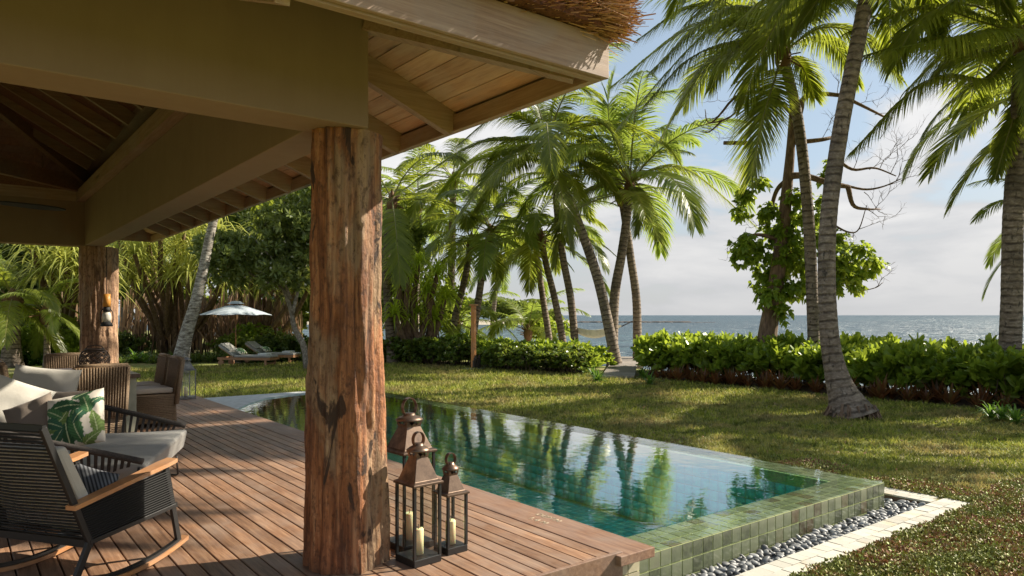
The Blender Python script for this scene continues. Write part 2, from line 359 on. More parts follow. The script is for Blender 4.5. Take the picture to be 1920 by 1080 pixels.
M['leaf_mid'] = leafmat('leaf_mid', (.07,.11,.018), (.12,.17,.03), (.20,.26,.05), .4, .4, (.42,.48,.06))
M['leaf_bright'] = leafmat('leaf_bright', (.10,.18,.018), (.16,.26,.03), (.26,.36,.05), .5, .32, (.58,.66,.07))
M['hedge'] = leafmat('hedge_leaf', (.095,.17,.02), (.15,.24,.028), (.24,.33,.045), .45, .33, (.58,.68,.06))
M['hedge2'] = leafmat('mixed_hedge_leaf', (.08,.05,.025), (.08,.13,.03), (.15,.24,.045), .4, .3, (.42,.50,.06))
M['pandan'] = leafmat('pandanus_leaf', (.26,.30,.05), (.42,.45,.09), (.60,.60,.17), .5, .4, (.6,.6,.12))
M['deadleaf'] = leafmat('dead_leaf', (.12,.06,.03), (.26,.15,.08), (.42,.27,.16), .2, .7)
M['brom'] = leafmat('bromeliad_leaf', (.055,.025,.015), (.17,.06,.027), (.12,.11,.04), .35, .4, (.5,.17,.05))
M['lily'] = leafmat('lily_leaf', (.03,.07,.014), (.05,.12,.02), (.10,.20,.03), .35, .3, (.3,.5,.06))
M['white_fl'] = plain('white_flower', (.8,.78,.68), .6)
n = NT('palm_bark'); uv = n.n('ShaderNodeTexCoord').outputs['UV']; v = n.obj((3,3,3))
sx = n.n('ShaderNodeSeparateXYZ', {0: uv}).outputs
wob = n.math('MULTIPLY', n.noise(n.obj((1.5,1.5,.8)), 1.5, 5), .20)
L = n.math('ADD', sx[1], wob); fr = n.math('FRACT', n.math('MULTIPLY', L, 6.5))
ring = n.ramp(fr, [(0, (0,0,0)), (.13, (0,0,0)), (.3, (1,1,1)), (.85, (.8,.8,.8)), (1, (.1,.1,.1))])
base = n.ramp(n.noise(n.obj((4,4,9)), 2.5, 8, .7), [(.3, (.11,.08,.058)), (.5, (.235,.18,.135)), (.72, (.40,.33,.26))])
base = n.mix(n.ramp(n.noise(n.obj((1,1,.6)), 1.3, 4), [(.50, (0,0,0)), (.62, (.65,.65,.65))]), base, (.055,.042,.03)); base = n.mix(n.ramp(n.noise(n.obj((7,7,3)), 1.9, 6, .7), [(.58, (0,0,0)), (.64, (.85,.85,.85))]), base, (.03,.024,.018))
col = n.mix(n.math('MULTIPLY', n.math('SUBTRACT', 1.0, ring), n.ramp(n.noise(n.obj((3,3,3)), 1.6, 4), [(.35, (.25,.25,.25)), (.6, (.95,.95,.95))])), base, (.045,.03,.02)); n.bump(n.math('ADD', ring, n.math('MULTIPLY', n.noise(n.obj((5,5,20)), 3, 6), .8)), .6, .02); M['bark'] = n.set(col, .85)
n = NT('grey_bark'); base = n.ramp(n.noise(n.obj((6,6,4)), 2.5, 8, .7), [(.3, (.09,.07,.05)), (.5, (.22,.18,.14)), (.7, (.45,.40,.34))]); n.bump(n.noise(n.obj((6,6,4)), 2.5, 8, .7), .6, .03); M['gbark'] = n.set(base, .9)
n = NT('pale_bark'); base = n.ramp(n.noise(n.obj((3,3,9)), 2.2, 8, .7), [(.38, (.08,.065,.05)), (.50, (.25,.22,.19)), (.64, (.48,.45,.40))]); n.bump(n.noise(n.obj((3,3,9)), 2.5, 8, .7), .6, .02); M['pbark'] = n.set(base, .9)
n = NT('brown_bark'); base = n.ramp(n.noise(n.obj((6,6,1.5)), 2.5, 8, .7), [(.3, (.06,.036,.022)), (.5, (.17,.105,.065)), (.72, (.32,.22,.15))]); n.bump(n.noise(n.obj((6,6,1.5)), 2.5, 8, .7), .8, .03); M['bbark'] = n.set(base, .9)
M['twig'] = plain('dry_twig', (.13,.09,.065), .9)
M['fibre'] = plain('palm_fibre', (.16,.085,.04), .9)
n = NT('rattan'); v = n.obj((1,1,1), 3); w1 = n.n('ShaderNodeTexWave', {'Vector': v, 'Scale': 26.0, 'Distortion': 1.5, 'Detail': 2.0, 'Detail Scale': 3.0}, bands_direction='Z').outputs['Fac']
f = n.noise(v, 45, 5, .7); mixh = n.math('ADD', n.math('MULTIPLY', w1, .5), n.math('MULTIPLY', f, .5))
col = n.ramp(mixh, [(.25, (.08,.048,.025)), (.5, (.27,.17,.095)), (.75, (.47,.33,.20))]); n.bump(mixh, .8, .012); M['rattan'] = n.set(col, .6)
def fabric(name, c, sc=220):
    n = NT(name); v = n.obj(); f = n.noise(v, sc, 3, .6); g = n.noise(v, 5, 4)
    col = n.ramp(n.math('ADD', n.math('MULTIPLY', f, .4), n.math('MULTIPLY', g, .6)), [(.3, tuple(x*.86 for x in c)), (.7, tuple(min(1, x*1.08) for x in c))])
    n.bump(n.math('ADD', n.math('MULTIPLY', f, .2), g), .35, .02); return n.set(col, .92, Sheen_Weight=.15)
M['white_fabric'] = fabric('white_fabric', (.54,.51,.45)); M['taupe'] = fabric('taupe_fabric', (.22,.175,.14)); M['seat_fabric'] = fabric('seat_fabric', (.30,.29,.27))
M['chair_cush'] = fabric('chair_cushion_fabric', (.50,.42,.34)); M['lounge'] = fabric('lounger_fabric', (.34,.325,.295)); M['canopy'] = fabric('umbrella_fabric', (.40,.45,.50), 40)
n = NT('grey_chevron'); v = n.obj((1,1,1)); w = n.n('ShaderNodeTexWave', {'Vector': v, 'Scale': 20.0, 'Distortion': 0.0}, bands_direction='DIAGONAL').outputs['Fac']
M['chevron'] = n.set(n.ramp(w, [(.4, (.03,.032,.038)), (.6, (.16,.165,.18))]), .9)
n = NT('leaf_print'); at = n.n('ShaderNodeAttribute', attribute_name='print'); M['print'] = n.set(at.outputs['Color'], .85)
M['cord'] = plain('black_cord', (.0045,.0042,.004), .7); M['metal'] = plain('dark_metal', (.012,.0115,.0115), .45)
n = NT('rope_wrap'); v = n.obj(); f = n.noise(v, 70, 4); M['rope'] = n.set(n.ramp(f, [(.3, (.02,.017,.015)), (.7, (.055,.045,.04))]), .75)
n = NT('bronze'); v = n.obj((1,1,1), 9); f = n.noise(v, 12, 6, .7); M['bronze'] = n.set(n.ramp(f, [(.3, (.055,.038,.03)), (.5, (.13,.088,.064)), (.7, (.24,.165,.115))]), n.ramp(f, [(.3, (.55,.55,.55)), (.7, (.3,.3,.3))]), Metallic=.75)
n.bump(f, .2, .004)
n = NT('grey_zinc'); v = n.obj((1,1,1), 9); f = n.noise(v, 12, 6, .7); M['zinc'] = n.set(n.ramp(f, [(.3, (.08,.075,.07)), (.7, (.22,.21,.20))]), .45, Metallic=.7)
M['wax'] = plain('candle_wax', (.80,.72,.42), .5, Subsurface_Weight=.3); M['wick'] = plain('wick', (.1,.08,.06), .9)
n = NT('clear_glass'); fr_ = fres(n, 1.5); tr = n.n('ShaderNodeBsdfTransparent', {'Color': (.94,.96,.95,1)}).outputs[0]; gl = n.n('ShaderNodeBsdfGlossy', {'Roughness': .02}).outputs[0]
ms = n.n('ShaderNodeMixShader', {0: fr_}); n.l(tr, ms.inputs[1]); n.l(gl, ms.inputs[2]); n.l(ms.outputs[0], n.o.inputs[0]); M['glass'] = n.m
M['black'] = plain('black_paint', (.012,.012,.013), .7); M['bamboo'] = plain('bamboo', (.55,.24,.04), .45); M['frost'] = plain('frosted_glass', (.6,.56,.48), .25)
M['wicker'] = plain('dark_wicker', (.07,.045,.03), .6); M['bluegrey'] = plain('towel', (.7,.7,.68), .9)
M['hammock'] = plain('hammock_rope', (.72,.72,.68), .9); M['stone'] = plain('pale_stone', (.42,.43,.42), .7); M['rock'] = plain('reef_rock', (.07,.052,.04), .95)
# pool water
n = NT('pool_water'); v = n.n('ShaderNodeTexCoord').outputs['Object']
w1 = n.noise(n.n('ShaderNodeMapping', {'Vector': v, 'Scale': (1,1,1)}).outputs[0], 4.5, 3, .5, .4); w2 = n.noise(v, 15, 3, .5)
bp = n.n('ShaderNodeBump', {'Height': n.math('ADD', w1, n.math('MULTIPLY', w2, .22)), 'Strength': .052, 'Distance': .035}).outputs[0]
fr_ = n.n('ShaderNodeMath', {0: fres(n, 1.42, bp), 1: 1.95}, operation='MULTIPLY', use_clamp=True).outputs[0]
tr = n.n('ShaderNodeBsdfTransparent', {'Color': (.62,.94,.90,1)}).outputs[0]
gl = n.n('ShaderNodeBsdfGlossy', {'Roughness': .015, 'Normal': bp, 'Color': (1,1,1,1)}).outputs[0]
ms = n.n('ShaderNodeMixShader', {0: fr_}); n.l(tr, ms.inputs[1]); n.l(gl, ms.inputs[2]); n.l(ms.outputs[0], n.o.inputs[0]); M['water'] = n.m
n = NT('film_water'); bp2 = n.n('ShaderNodeBump', {'Height': n.noise(n.n('ShaderNodeTexCoord').outputs['Object'], 7, 3), 'Strength': .12, 'Distance': .03}).outputs[0]
fr_ = n.n('ShaderNodeMath', {0: fres(n, 1.42, bp2), 1: 1.4}, operation='MULTIPLY', use_clamp=True).outputs[0]; tr = n.n('ShaderNodeBsdfTransparent', {'Color': (.9,.96,.9,1)}).outputs[0]
gl = n.n('ShaderNodeBsdfGlossy', {'Roughness': .02, 'Normal': bp2}).outputs[0]; ms = n.n('ShaderNodeMixShader', {0: fr_}); n.l(tr, ms.inputs[1]); n.l(gl, ms.inputs[2]); n.l(ms.outputs[0], n.o.inputs[0]); M['film'] = n.m
n = NT('sea_water'); v = n.n('ShaderNodeTexCoord').outputs['Object']
f = n.noise(n.n('ShaderNodeMapping', {'Vector': v, 'Scale': (.010,.010,1)}).outputs[0], 1.0, 5)
st_ = n.noise(n.n('ShaderNodeMapping', {'Vector': v, 'Rotation': (0,0,YAW), 'Scale': (.05,.22,1)}).outputs[0], 1.0, 6, .7)
col = n.ramp(n.math('ADD', n.math('MULTIPLY', f, .5), n.math('MULTIPLY', st_, .5)), [(.35, (.018,.045,.06)), (.55, (.03,.07,.085)), (.7, (.05,.13,.13))])
w1 = n.noise(v, .9, 5, .6); w2 = n.noise(v, .12, 4, .6)
n.bump(n.math('ADD', w1, n.math('MULTIPLY', w2, 4.0)), .9, 1.2); M['sea'] = n.set(col, .32, Specular_IOR_Level=.3)

# ================================================================== SETTING
def sgn(o, kind='structure'): o['kind'] = kind; return o
# ground sheet with a hole for pool and pebble bed
xs = [-4000, -300, -60, -12, 3.30, 7.37, 10, 13, 16, 17.5, 18.5, 20, 22, 25, 29, 45, 400]
ys = [-4000, -300, -60, -8, 2.95, 14.35, 20, 30, 60, 120, 300, 4000]
def gz(x):
    if x <= 17.5: return -.3
    t = min(1, (x-17.5)/12); return -.3 - 1.7*(t*t*(3-2*t))
V = []; F = []
for x in xs:
    for y in ys: V.append((x, y, gz(x)))
for i in range(len(xs)-1):
    for j in range(len(ys)-1):
        if xs[i] == 3.30 and ys[j] == 2.95: continue
        a = i*len(ys)+j; F.append((a, a+len(ys), a+len(ys)+1, a+1))
me = bpy.data.meshes.new('ground'); me.from_pydata(V, [], F); me.materials.append(M['ground']); g = bpy.data.objects.new('ground', me); COL.objects.link(g); sgn(g)
SEA = -1.15
MB().quad((20, -9000, SEA), (15000, -9000, SEA), (15000, 15000, SEA), (20, 15000, SEA)).build('sea', M['sea']).__setitem__('kind', 'structure')
# -------- deck
deck = thing('deck', None, None, kind='structure')
DY0, DY1 = 3.18, 14.3
pitch, gap = .11, .009
board_long = {}
k = 0; x = 3.263
rng = random.Random(3)
while x > -4.2:
    ysplit = rng.uniform(6, 12)
    for (a, b) in ((DY0, ysplit-.003), (ysplit+.003, DY1)):
        dz = rng.uniform(-.0015, .0015)
        MB().box((-pitch/2+gap/2, 0, -.028), (pitch/2-gap/2, b-a, 0)).build('deck_board', M['deck'], deck, bevel=.004, loc=(x-pitch/2, a, dz))
    x -= pitch
XL = x
MB().box((XL, DY0, -.16), (3.263, DY1, -.075)).build('joist_bed', M['bed'], deck)
# pool-side edge boards, three lengths end to end
for a, b in ((3.10, 6.9), (6.906, 10.7), (10.706, 14.3)):
    MB().box((3.268, a, -.062), (3.585, b, .002)).build('edge_board', M['deck_edge'], deck, bevel=.005)
MB().box((XL, 3.145, -.33), (3.335, 3.175, .012)).build('front_board', M['deck_edge'], deck, bevel=.004)
# cream tiled foot wall of the deck (left of the pool wall)
fw = MB().box((3.34, 3.22, -.36), (3.565, 3.30, -.064)).build('foot_wall', M['grout'], deck)
tm = MB().box((-.052, 0, -.052), (.052, .012, .052)).mesh('cream_tile', M['cream_tile'])
for i in range(2):
    for j in range(3): inst('cream_tile', tm, deck, (3.395+i*.112, 3.210, -.12-j*.112))
# words on the edge board
def text(body, loc, rz, size, mat, parent, name='lettering'):
    cu = bpy.data.curves.new(name, 'FONT'); cu.body = body; cu.size = size; cu.extrude = .0015; cu.space_character = 1.15
    o = bpy.data.objects.new(name, cu); COL.objects.link(o); cu.materials.append(mat); o.parent = parent; o.location = loc; o.rotation_euler = (0, 0, rz); return o
p1 = G(1017, 964, 0); p2 = G(994, 973, 0)
M['brass'] = plain('lettering_metal', (.60,.50,.36), .35, Metallic=.3)
text('DEPTH', (3.455, p1.y+.02, .0035), R(-90), .075, M['brass'], deck)
text('1.4 M', (3.345, p2.y+.02, .0035), R(-90), .075, M['brass'], deck)
# -------- pool
T = .1157
pool = thing('pool', None, None, kind='structure')
PX0, PX1, PY0, PY1 = 3.57, 7.04, 3.24, 14.35; IX1, IY0 = 6.66, 3.58; ZT, ZF = -.10, -1.02
pm = MB()
pm.box((PX0, PY0+.003, -1.5), (PX1-.003, IY0, ZT-.004)); pm.box((IX1, IY0+.0, -1.5), (PX1-.003, PY1, ZT-.004))
pm.box((PX0, IY0, -1.5), (IX1, PY1, ZF-.012)); pm.box((PX0-.12, PY0+.003, -1.5), (PX0, PY1, ZT-.005)); pm.box((PX0, PY1-.1, -1.4), (IX1, PY1, ZT-.012))
pm.build('pool_shell', M['grout'], pool)
th = .012; g = .0055
tf = MB().box((-T/2+g, -th, -T/2+g), (T/2-g, 0, T/2-g)).mesh('tile', M['tile'])
tt = MB().box((-T/2+g, -T/2+g, 0), (T/2-g, T/2-g, th)).mesh('tile', M['tile_wet'])
NX = 30
for i in range(NX):
    for j in range(3): inst('tile', tf, pool, (PX0+T*(i+.5), PY0+.011, ZT-T*(j+.5)))
# top of the front ledge (3 rows)
for i in range(NX):
    for j in range(3): inst('tile', tt, pool, (PX0+T*(i+.5), PY0+T*(j+.5), ZT-th))
# outer side of the far wall, and the far ledge: near ones single, rest joined
for i in range(38):
    for j in range(3):
        inst('tile', tt, pool, (PX1-T*(j+.5), IY0+T*(i+.55), ZT-th))
def tilegrid(origin, du, dv, nu, nv, nrm, mat, name, skip=None):
    o = np.array(origin, float); du = np.array(du, float); dv = np.array(dv, float); nr = np.array(nrm, float)*th
    V = []; F = []
    ul = np.linalg.norm(du); 
    for i in range(nu):
        for j in range(nv):
            c = o + du*(i+.5) + dv*(j+.5); e = g/ul
            n0 = len(V); hu = du*(.5-e); hv = dv*(.5-e)
            q = [c-hu-hv, c+hu-hv, c+hu+hv, c-hu+hv]
            V += q + [p+nr for p in q]
            F += [(n0+4,n0+5,n0+6,n0+7),(n0,n0+1,n0+5,n0+4),(n0+1,n0+2,n0+6,n0+5),(n0+2,n0+3,n0+7,n0+6),(n0+3,n0,n0+4,n0+7)]
    ob = npobj(name, np.array(V), np.array(F), mat, pool); ob['kind'] = 'stuff'; return ob
ny = int((PY1-IY0)/T)
tilegrid((IX1+.018, IY0+T*38.05, ZT-th), (T,0,0), (0,T,0), 3, ny-38, (0,0,1), M['tile_top'], 'ledge_tiles')
tilegrid((PX0, IY0, ZF-th), (T,0,0), (0,T,0), 26, ny, (0,0,1), M['tile_deep'], 'floor_tiles')
tilegrid((PX0, IY0+.0, ZF), (T,0,0), (0,0,T), 26, 7, (0,1,0), M['tile_deep'], 'wall_tiles')
tilegrid((IX1, IY0, ZF), (0,T,0), (0,0,T), ny, 7, (-1,0,0), M['tile_deep'], 'wall_tiles')
tilegrid((PX0, IY0, ZF), (0,T,0), (0,0,T), ny, 7, (1,0,0), M['tile_deep'], 'wall_tiles')
tilegrid((PX1-.011, PY0, ZT-3*T), (0,T,0), (0,0,T), 90, 3, (1,0,0), M['tile_top'], 'wall_tiles')
w = MB().quad((PX0, IY0-.01, -.088), (IX1+.01, IY0-.01, -.088), (IX1+.01, PY1, -.088), (PX0, PY1, -.088)).build('pool_water', M['water']); sgn(w)
fm = MB(); fm.quad((PX0, PY0+.002, -.088), (PX1, PY0+.002, -.088), (PX1, IY0-.01, -.088), (PX0, IY0-.01, -.088))
fm.quad((IX1+.01, IY0-.01, -.088), (PX1, IY0-.01, -.088), (PX1, PY1, -.088), (IX1+.01, PY1, -.088)); fm.build('overflow_water', M['film']).__setitem__('kind', 'structure')
# pale stone apron at the far end of the pool
ap = [(3.59,12.05),(4.15,12.95),(4.72,13.62),(5.45,13.95),(7.04,14.05),(7.04,14.34),(3.59,14.34)]
am = MB(); am.poly([(a,b,-.070) for a, b in ap]); am.poly([(a,b,-1.2) for a, b in reversed(ap)])
for i in range(len(ap)):
    a, b = ap[i], ap[(i+1) % len(ap)]; am.quad((a[0],a[1],-1.2),(b[0],b[1],-1.2),(b[0],b[1],-.07),(a[0],a[1],-.07))
am.build('stone_apron', M['stone']).__setitem__('kind', 'structure')
# -------- pebble bed, kerb
bed = thing('pebble_bed', None, None, kind='structure')
bm_ = MB(); bm_.box((3.30, 2.95, -.45), (7.37, 3.25, -.36)); bm_.box((7.03, 3.24, -.45), (7.37, 14.35, -.36)); bm_.build('bed_floor', M['bed'], bed)
def pebble_mesh(seed):
    rg = random.Random(seed); bm = bmesh.new(); bmesh.ops.create_uvsphere(bm, u_segments=9, v_segments=6, radius=1)
    for v in bm.verts:
        nn = noise.noise(v.co*1.1 + Vector((seed*3.1, 0, 0)))*.22; v.co *= (1+nn)
    for f in bm.faces: f.smooth = True
    me = bpy.data.meshes.new('pebble'); bm.to_mesh(me); bm.free(); me.materials.append(M['pebble']); return me
PM = [pebble_mesh(i) for i in range(6)]
rg = random.Random(11); spots = []
def try_spots(x0, x1, y0, y1, n, mind, z):
    c = 0
    for _ in range(n*14):
        x = rg.uniform(x0, x1); y = rg.uniform(y0, y1)
        if all((x-a)**2+(y-b)**2 > mind**2 for a, b, zz in spots if zz == z): spots.append((x, y, z)); c += 1
        if c >= n: break
try_spots(3.62, 7.35, 2.965, 3.205, 520, .034, -.340)
try_spots(7.06, 7.35, 3.21, 4.3, 90, .04, -.340)
try_spots(3.62, 7.35, 2.975, 3.19, 240, .045, -.313)
spots.sort(key=lambda s: (-s[2], s[0]**2+s[1]**2))
rest = []
for i, (x, y, z) in enumerate(spots):
    a = rg.uniform(.021, .036); sc = (a*rg.uniform(1.0,1.35), a*rg.uniform(.75,.95), a*rg.uniform(.42,.62)); rot = (rg.gauss(0,.35), rg.gauss(0,.35), rg.uniform(0,6.28))
    if i < 299: inst('pebble', rg.choice(PM), bed, (x, y, z), rot, sc)
    else: rest.append(((x, y, z), rot, sc))
VV = []; FF = []; off = 0
for loc, rot, sc in rest:
    me = rg.choice(PM); mt = Matrix.Translation(loc) @ __import__('mathutils').Euler(rot).to_matrix().to_4x4() @ Matrix.Diagonal((*sc, 1))
    VV += [tuple(mt @ v.co) for v in me.vertices]; FF += [tuple(off+i for i in p.vertices) for p in me.polygons]; off += len(me.vertices)
me = bpy.data.meshes.new('pebbles'); me.from_pydata(VV, [], FF); me.materials.append(M['pebble'])
for p in me.polygons: p.use_smooth = True
o = bpy.data.objects.new('pebbles', me); COL.objects.link(o); o.parent = bed; o['kind'] = 'stuff'
kerb = thing('kerb', None, None, kind='structure')
km = MB(); km.box((3.3, 2.67, -.42), (7.65, 2.95, -.302)); km.box((7.37, 2.95, -.42), (7.65, 14.35, -.302)); km.build('kerb_bed', M['soil'], kerb)
kb = MB().box((-.056, -.064, -.05), (.056, .064, 0)).mesh('paving_stone', M['kerb'])
x = 3.36
rowo = 0
for i in range(37):
    for j in range(2):
        inst('paving_stone', kb, kerb, (3.35+i*.1175+(.04 if j else 0), 2.752+j*.133, -.284+rg.uniform(-.003,.003)), (rg.gauss(0,.01), rg.gauss(0,.01), rg.gauss(0,.01)))
for i in range(26):
    for j in range(2):
        inst('paving_stone', kb, kerb, (7.444+j*.133+(.04 if False else 0), 3.02+i*.1175+(.04 if j else 0), -.284), (0, 0, R(90)))

# ================================================================== PAVILION
pav = thing('pavilion', 'open sided pavilion with plaster beams, log posts and reddish thatch beside the pool', 'pavilion')
XE, YE, ZE = 2.93, 2.93, 2.85
XW, YN = -7.6, 14.6          # far eaves
BZ0, BZ1 = 2.6, 3.3
MB().box((-6.6, 3.85, BZ0), (1.93, 4.17, BZ1)).build('plaster_beam', M['plaster'], pav, bevel=.006)
MB().box((1.66, 4.172, BZ0+.002), (1.928, 13.2, BZ1-.002)).build('plaster_beam', M['plaster'], pav, bevel=.006)
MB().box((-6.6, 13.202, BZ0), (1.93, 13.5, BZ1)).build('plaster_beam', M['plaster'], pav, bevel=.006)
MB().box((-6.6, 4.172, BZ0+.002), (-6.33, 13.2, BZ1-.002)).build('plaster_beam', M['plaster'], pav)
MB().box((1.55, 4.172, BZ1), (1.90, 13.2, BZ1+.17)).build('wall_plate', M['fascia_y'], pav)
MB().box((-6.6, 13.202, BZ1), (1.9, 13.48, BZ1+.17)).build('wall_plate', M['fascia_x'], pav)
MB().box((-6.6, 3.87, BZ1), (1.9, 4.17, BZ1+.17)).build('wall_plate', M['fascia_x'], pav)
# rafters: one profile line = outer skirt (21 deg) then inner slope (30 deg)
S1 = math.tan(R(21)); S2 = math.tan(R(30)); XR = -2.35; CYa, CYb = 8.0, 9.4
def zsk(dx): return ZE + .12 + dx*S1          # underside of boards at distance dx inside the eave
zb0 = zsk(XE-1.9)                              # at beam
def zin(dx): return BZ1+.36 + dx*S2            # inner underside of boards at distance dx inside X=1.9
# outer soffit boards, +X side (run along Y, cut at the hips)
nb = 8; bw = (XE-.03-1.86)/nb
for i in range(nb):
    x1 = XE-.03-i*bw; x0 = x1-bw+.006; ya = YE+.03+(XE-.03-(x0+x1)/2); yb = YN-(XE-.03-x0)
    z1 = zsk(XE-x1); z0 = zsk(XE-x0)
    cuts = [ya] + sorted(rng.uniform(ya+2, yb-1) for _ in range(2)) + [yb]
    for a, b in zip(cuts, cuts[1:]):
        a += .002; s0 = 0 if a != cuts[0]+.002 else bw
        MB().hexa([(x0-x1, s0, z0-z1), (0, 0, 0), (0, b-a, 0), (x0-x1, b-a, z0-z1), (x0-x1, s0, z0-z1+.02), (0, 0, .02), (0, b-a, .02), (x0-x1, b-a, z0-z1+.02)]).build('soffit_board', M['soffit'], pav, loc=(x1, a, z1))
for i in range(nb):   # front side, run along X
    y1 = YE+.03+i*bw; y0 = y1+bw-.006; z1 = zsk(y1-YE); z0 = zsk(y0-YE); xb = XE-.03-(y0+y1)/2+YE+.03-.0
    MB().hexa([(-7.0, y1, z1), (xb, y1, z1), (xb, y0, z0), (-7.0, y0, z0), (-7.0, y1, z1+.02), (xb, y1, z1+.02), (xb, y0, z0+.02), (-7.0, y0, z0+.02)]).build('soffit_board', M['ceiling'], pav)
# outer rafters
y = 4.43; ry = []
while y < 13.3: ry.append(y); y += .79
for y in ry:
    MB().bar((1.93, y, zsk(XE-1.93)-.09), (XE-.035, y, zsk(.035)-.09), .065, .17).build('rafter', M['fascia_x'], pav)
for k_ in range(9):
    xx = 1.1-k_*.79
    MB().bar((xx, 3.85, zsk(.92)-.09), (xx, YE+.035, zsk(.035)-.09), .065, .17).build('rafter', M['fascia_y'], pav)
# hip rafters
MB().bar((1.93, 3.86, zsk(.96)-.085), (XE-.10, YE+.10, zsk(.10)-.085), .085, .17).build('hip_rafter', M['fascia_x'], pav)
# fascias
MB().box((-7.0, YE-.03, ZE), (XE+.03, YE, ZE+.235)).build('fascia_board', M['fascia_x'], pav, bevel=.004)
MB().box((-7.0, YE+.002, ZE-.012), (XE-.002, YE+.05, ZE+.11)).build('inner_fascia', M['fascia_x'], pav, bevel=.003)
MB().box((XE, YE+.002, ZE+.002), (XE+.03, YN, ZE+.235)).build('fascia_board', M['fascia_y'], pav, bevel=.004)
MB().box((XE-.05, YE+.052, ZE-.01), (XE-.002, YN, ZE+.11)).build('inner_fascia', M['fascia_y'], pav, bevel=.003)
MB().box((-7.0, YN-.03, ZE+.002), (XE, YN, ZE+.235)).build('fascia_board', M['fascia_x'], pav)
# inner roof boards (four planes), the +X plane board by board
ridge_d = 1.9-XR
N = 30; dd = ridge_d/N
for i in range(N):
    d0, d1 = i*dd, (i+1)*dd-.006
    MB().hexa([(1.9-d0, 4.0+d0, zin(d0)), (1.9-d0, 13.35-d0, zin(d0)), (1.9-d1, 13.35-d1, zin(d1)), (1.9-d1, 4.0+d1, zin(d1)),
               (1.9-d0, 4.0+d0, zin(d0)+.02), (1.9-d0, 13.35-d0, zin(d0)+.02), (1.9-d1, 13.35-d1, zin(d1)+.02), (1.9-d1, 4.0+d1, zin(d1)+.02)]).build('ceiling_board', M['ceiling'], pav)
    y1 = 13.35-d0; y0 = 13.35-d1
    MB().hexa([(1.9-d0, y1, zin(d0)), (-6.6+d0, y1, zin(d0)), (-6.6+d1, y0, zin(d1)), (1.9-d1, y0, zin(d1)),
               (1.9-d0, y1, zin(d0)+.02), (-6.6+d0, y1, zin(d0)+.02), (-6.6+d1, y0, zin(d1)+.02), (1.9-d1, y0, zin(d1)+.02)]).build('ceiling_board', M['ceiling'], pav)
zr = zin(ridge_d)
mr = MB(); mr.poly([(1.9, 4.0, zin(0)+.005), (-6.6, 4.0, zin(0)+.005), (-2.35, 4.0+ridge_d, zr)]); mr.poly([(-6.6, 4.0, zin(0)), (-6.6, 13.35, zin(0)), (-2.35, 13.35-ridge_d, zr), (-2.35, 4.0+ridge_d, zr)])
mr.build('ceiling_panel', M['ceiling'], pav)
for y in ry:
    dmax = min(ridge_d, y-4.0, 13.35-y)
    if dmax < .5: continue
    MB().bar((1.62, y, zin(.28)-.09), (1.9-dmax, y, zin(dmax)-.09), .06, .15).build('rafter', M['rafter_in'], pav)
for k_ in range(1, 9):
    xx = 1.9-.79*k_; dmax = min(ridge_d, 1.9-xx, xx+6.6)
    if dmax < .5: continue
    MB().bar((xx, 13.2, zin(.15)-.09), (xx, 13.35-dmax, zin(dmax)-.09), .06, .15).build('rafter', M['ceiling'], pav)
MB().bar((1.8, 13.25, zin(.1)-.13), (-2.35, 13.35-ridge_d, zr-.13), .09, .22).build('hip_rafter', M['rafter_in'], pav)
MB().bar((1.70, 13.25, 3.55), (-1.2, 10.35, 3.55), .10, .22).build('tie_beam', M['rafter_in'], pav)
# outer thatch body: closed shell over everything
tz = .24
def zth(d): return ZE+tz+d*.50
hx = (XE+.08 - (XW))/2; cx = (XE+.08+XW)/2
e0, e1, f0, f1 = XW, XE+.05, YE-.12, YN+.1; rx = (e1-e0)/2
tb = MB(); zt = zth(rx)
A, B, C, D = (e0,f0), (e1,f0), (e1,f1), (e0,f1); R1, R2 = (cx, f0+rx), (cx, f1-rx)
lift = .05
for (poly) in ([A,B,R1], [B,C,R2,R1], [C,D,R2], [D,A,R1,R2]):
    def hz_(p, l): return (p[0], p[1], (zt if p in (R1, R2) else ZE+tz)+l)
    tb.poly([hz_(p, lift) for p in poly]); 
for a, b in ((A,B),(B,C),(C,D),(D,A)): tb.quad((*a, ZE+tz), (*b, ZE+tz), (*b, ZE+tz+lift), (*a, ZE+tz+lift))
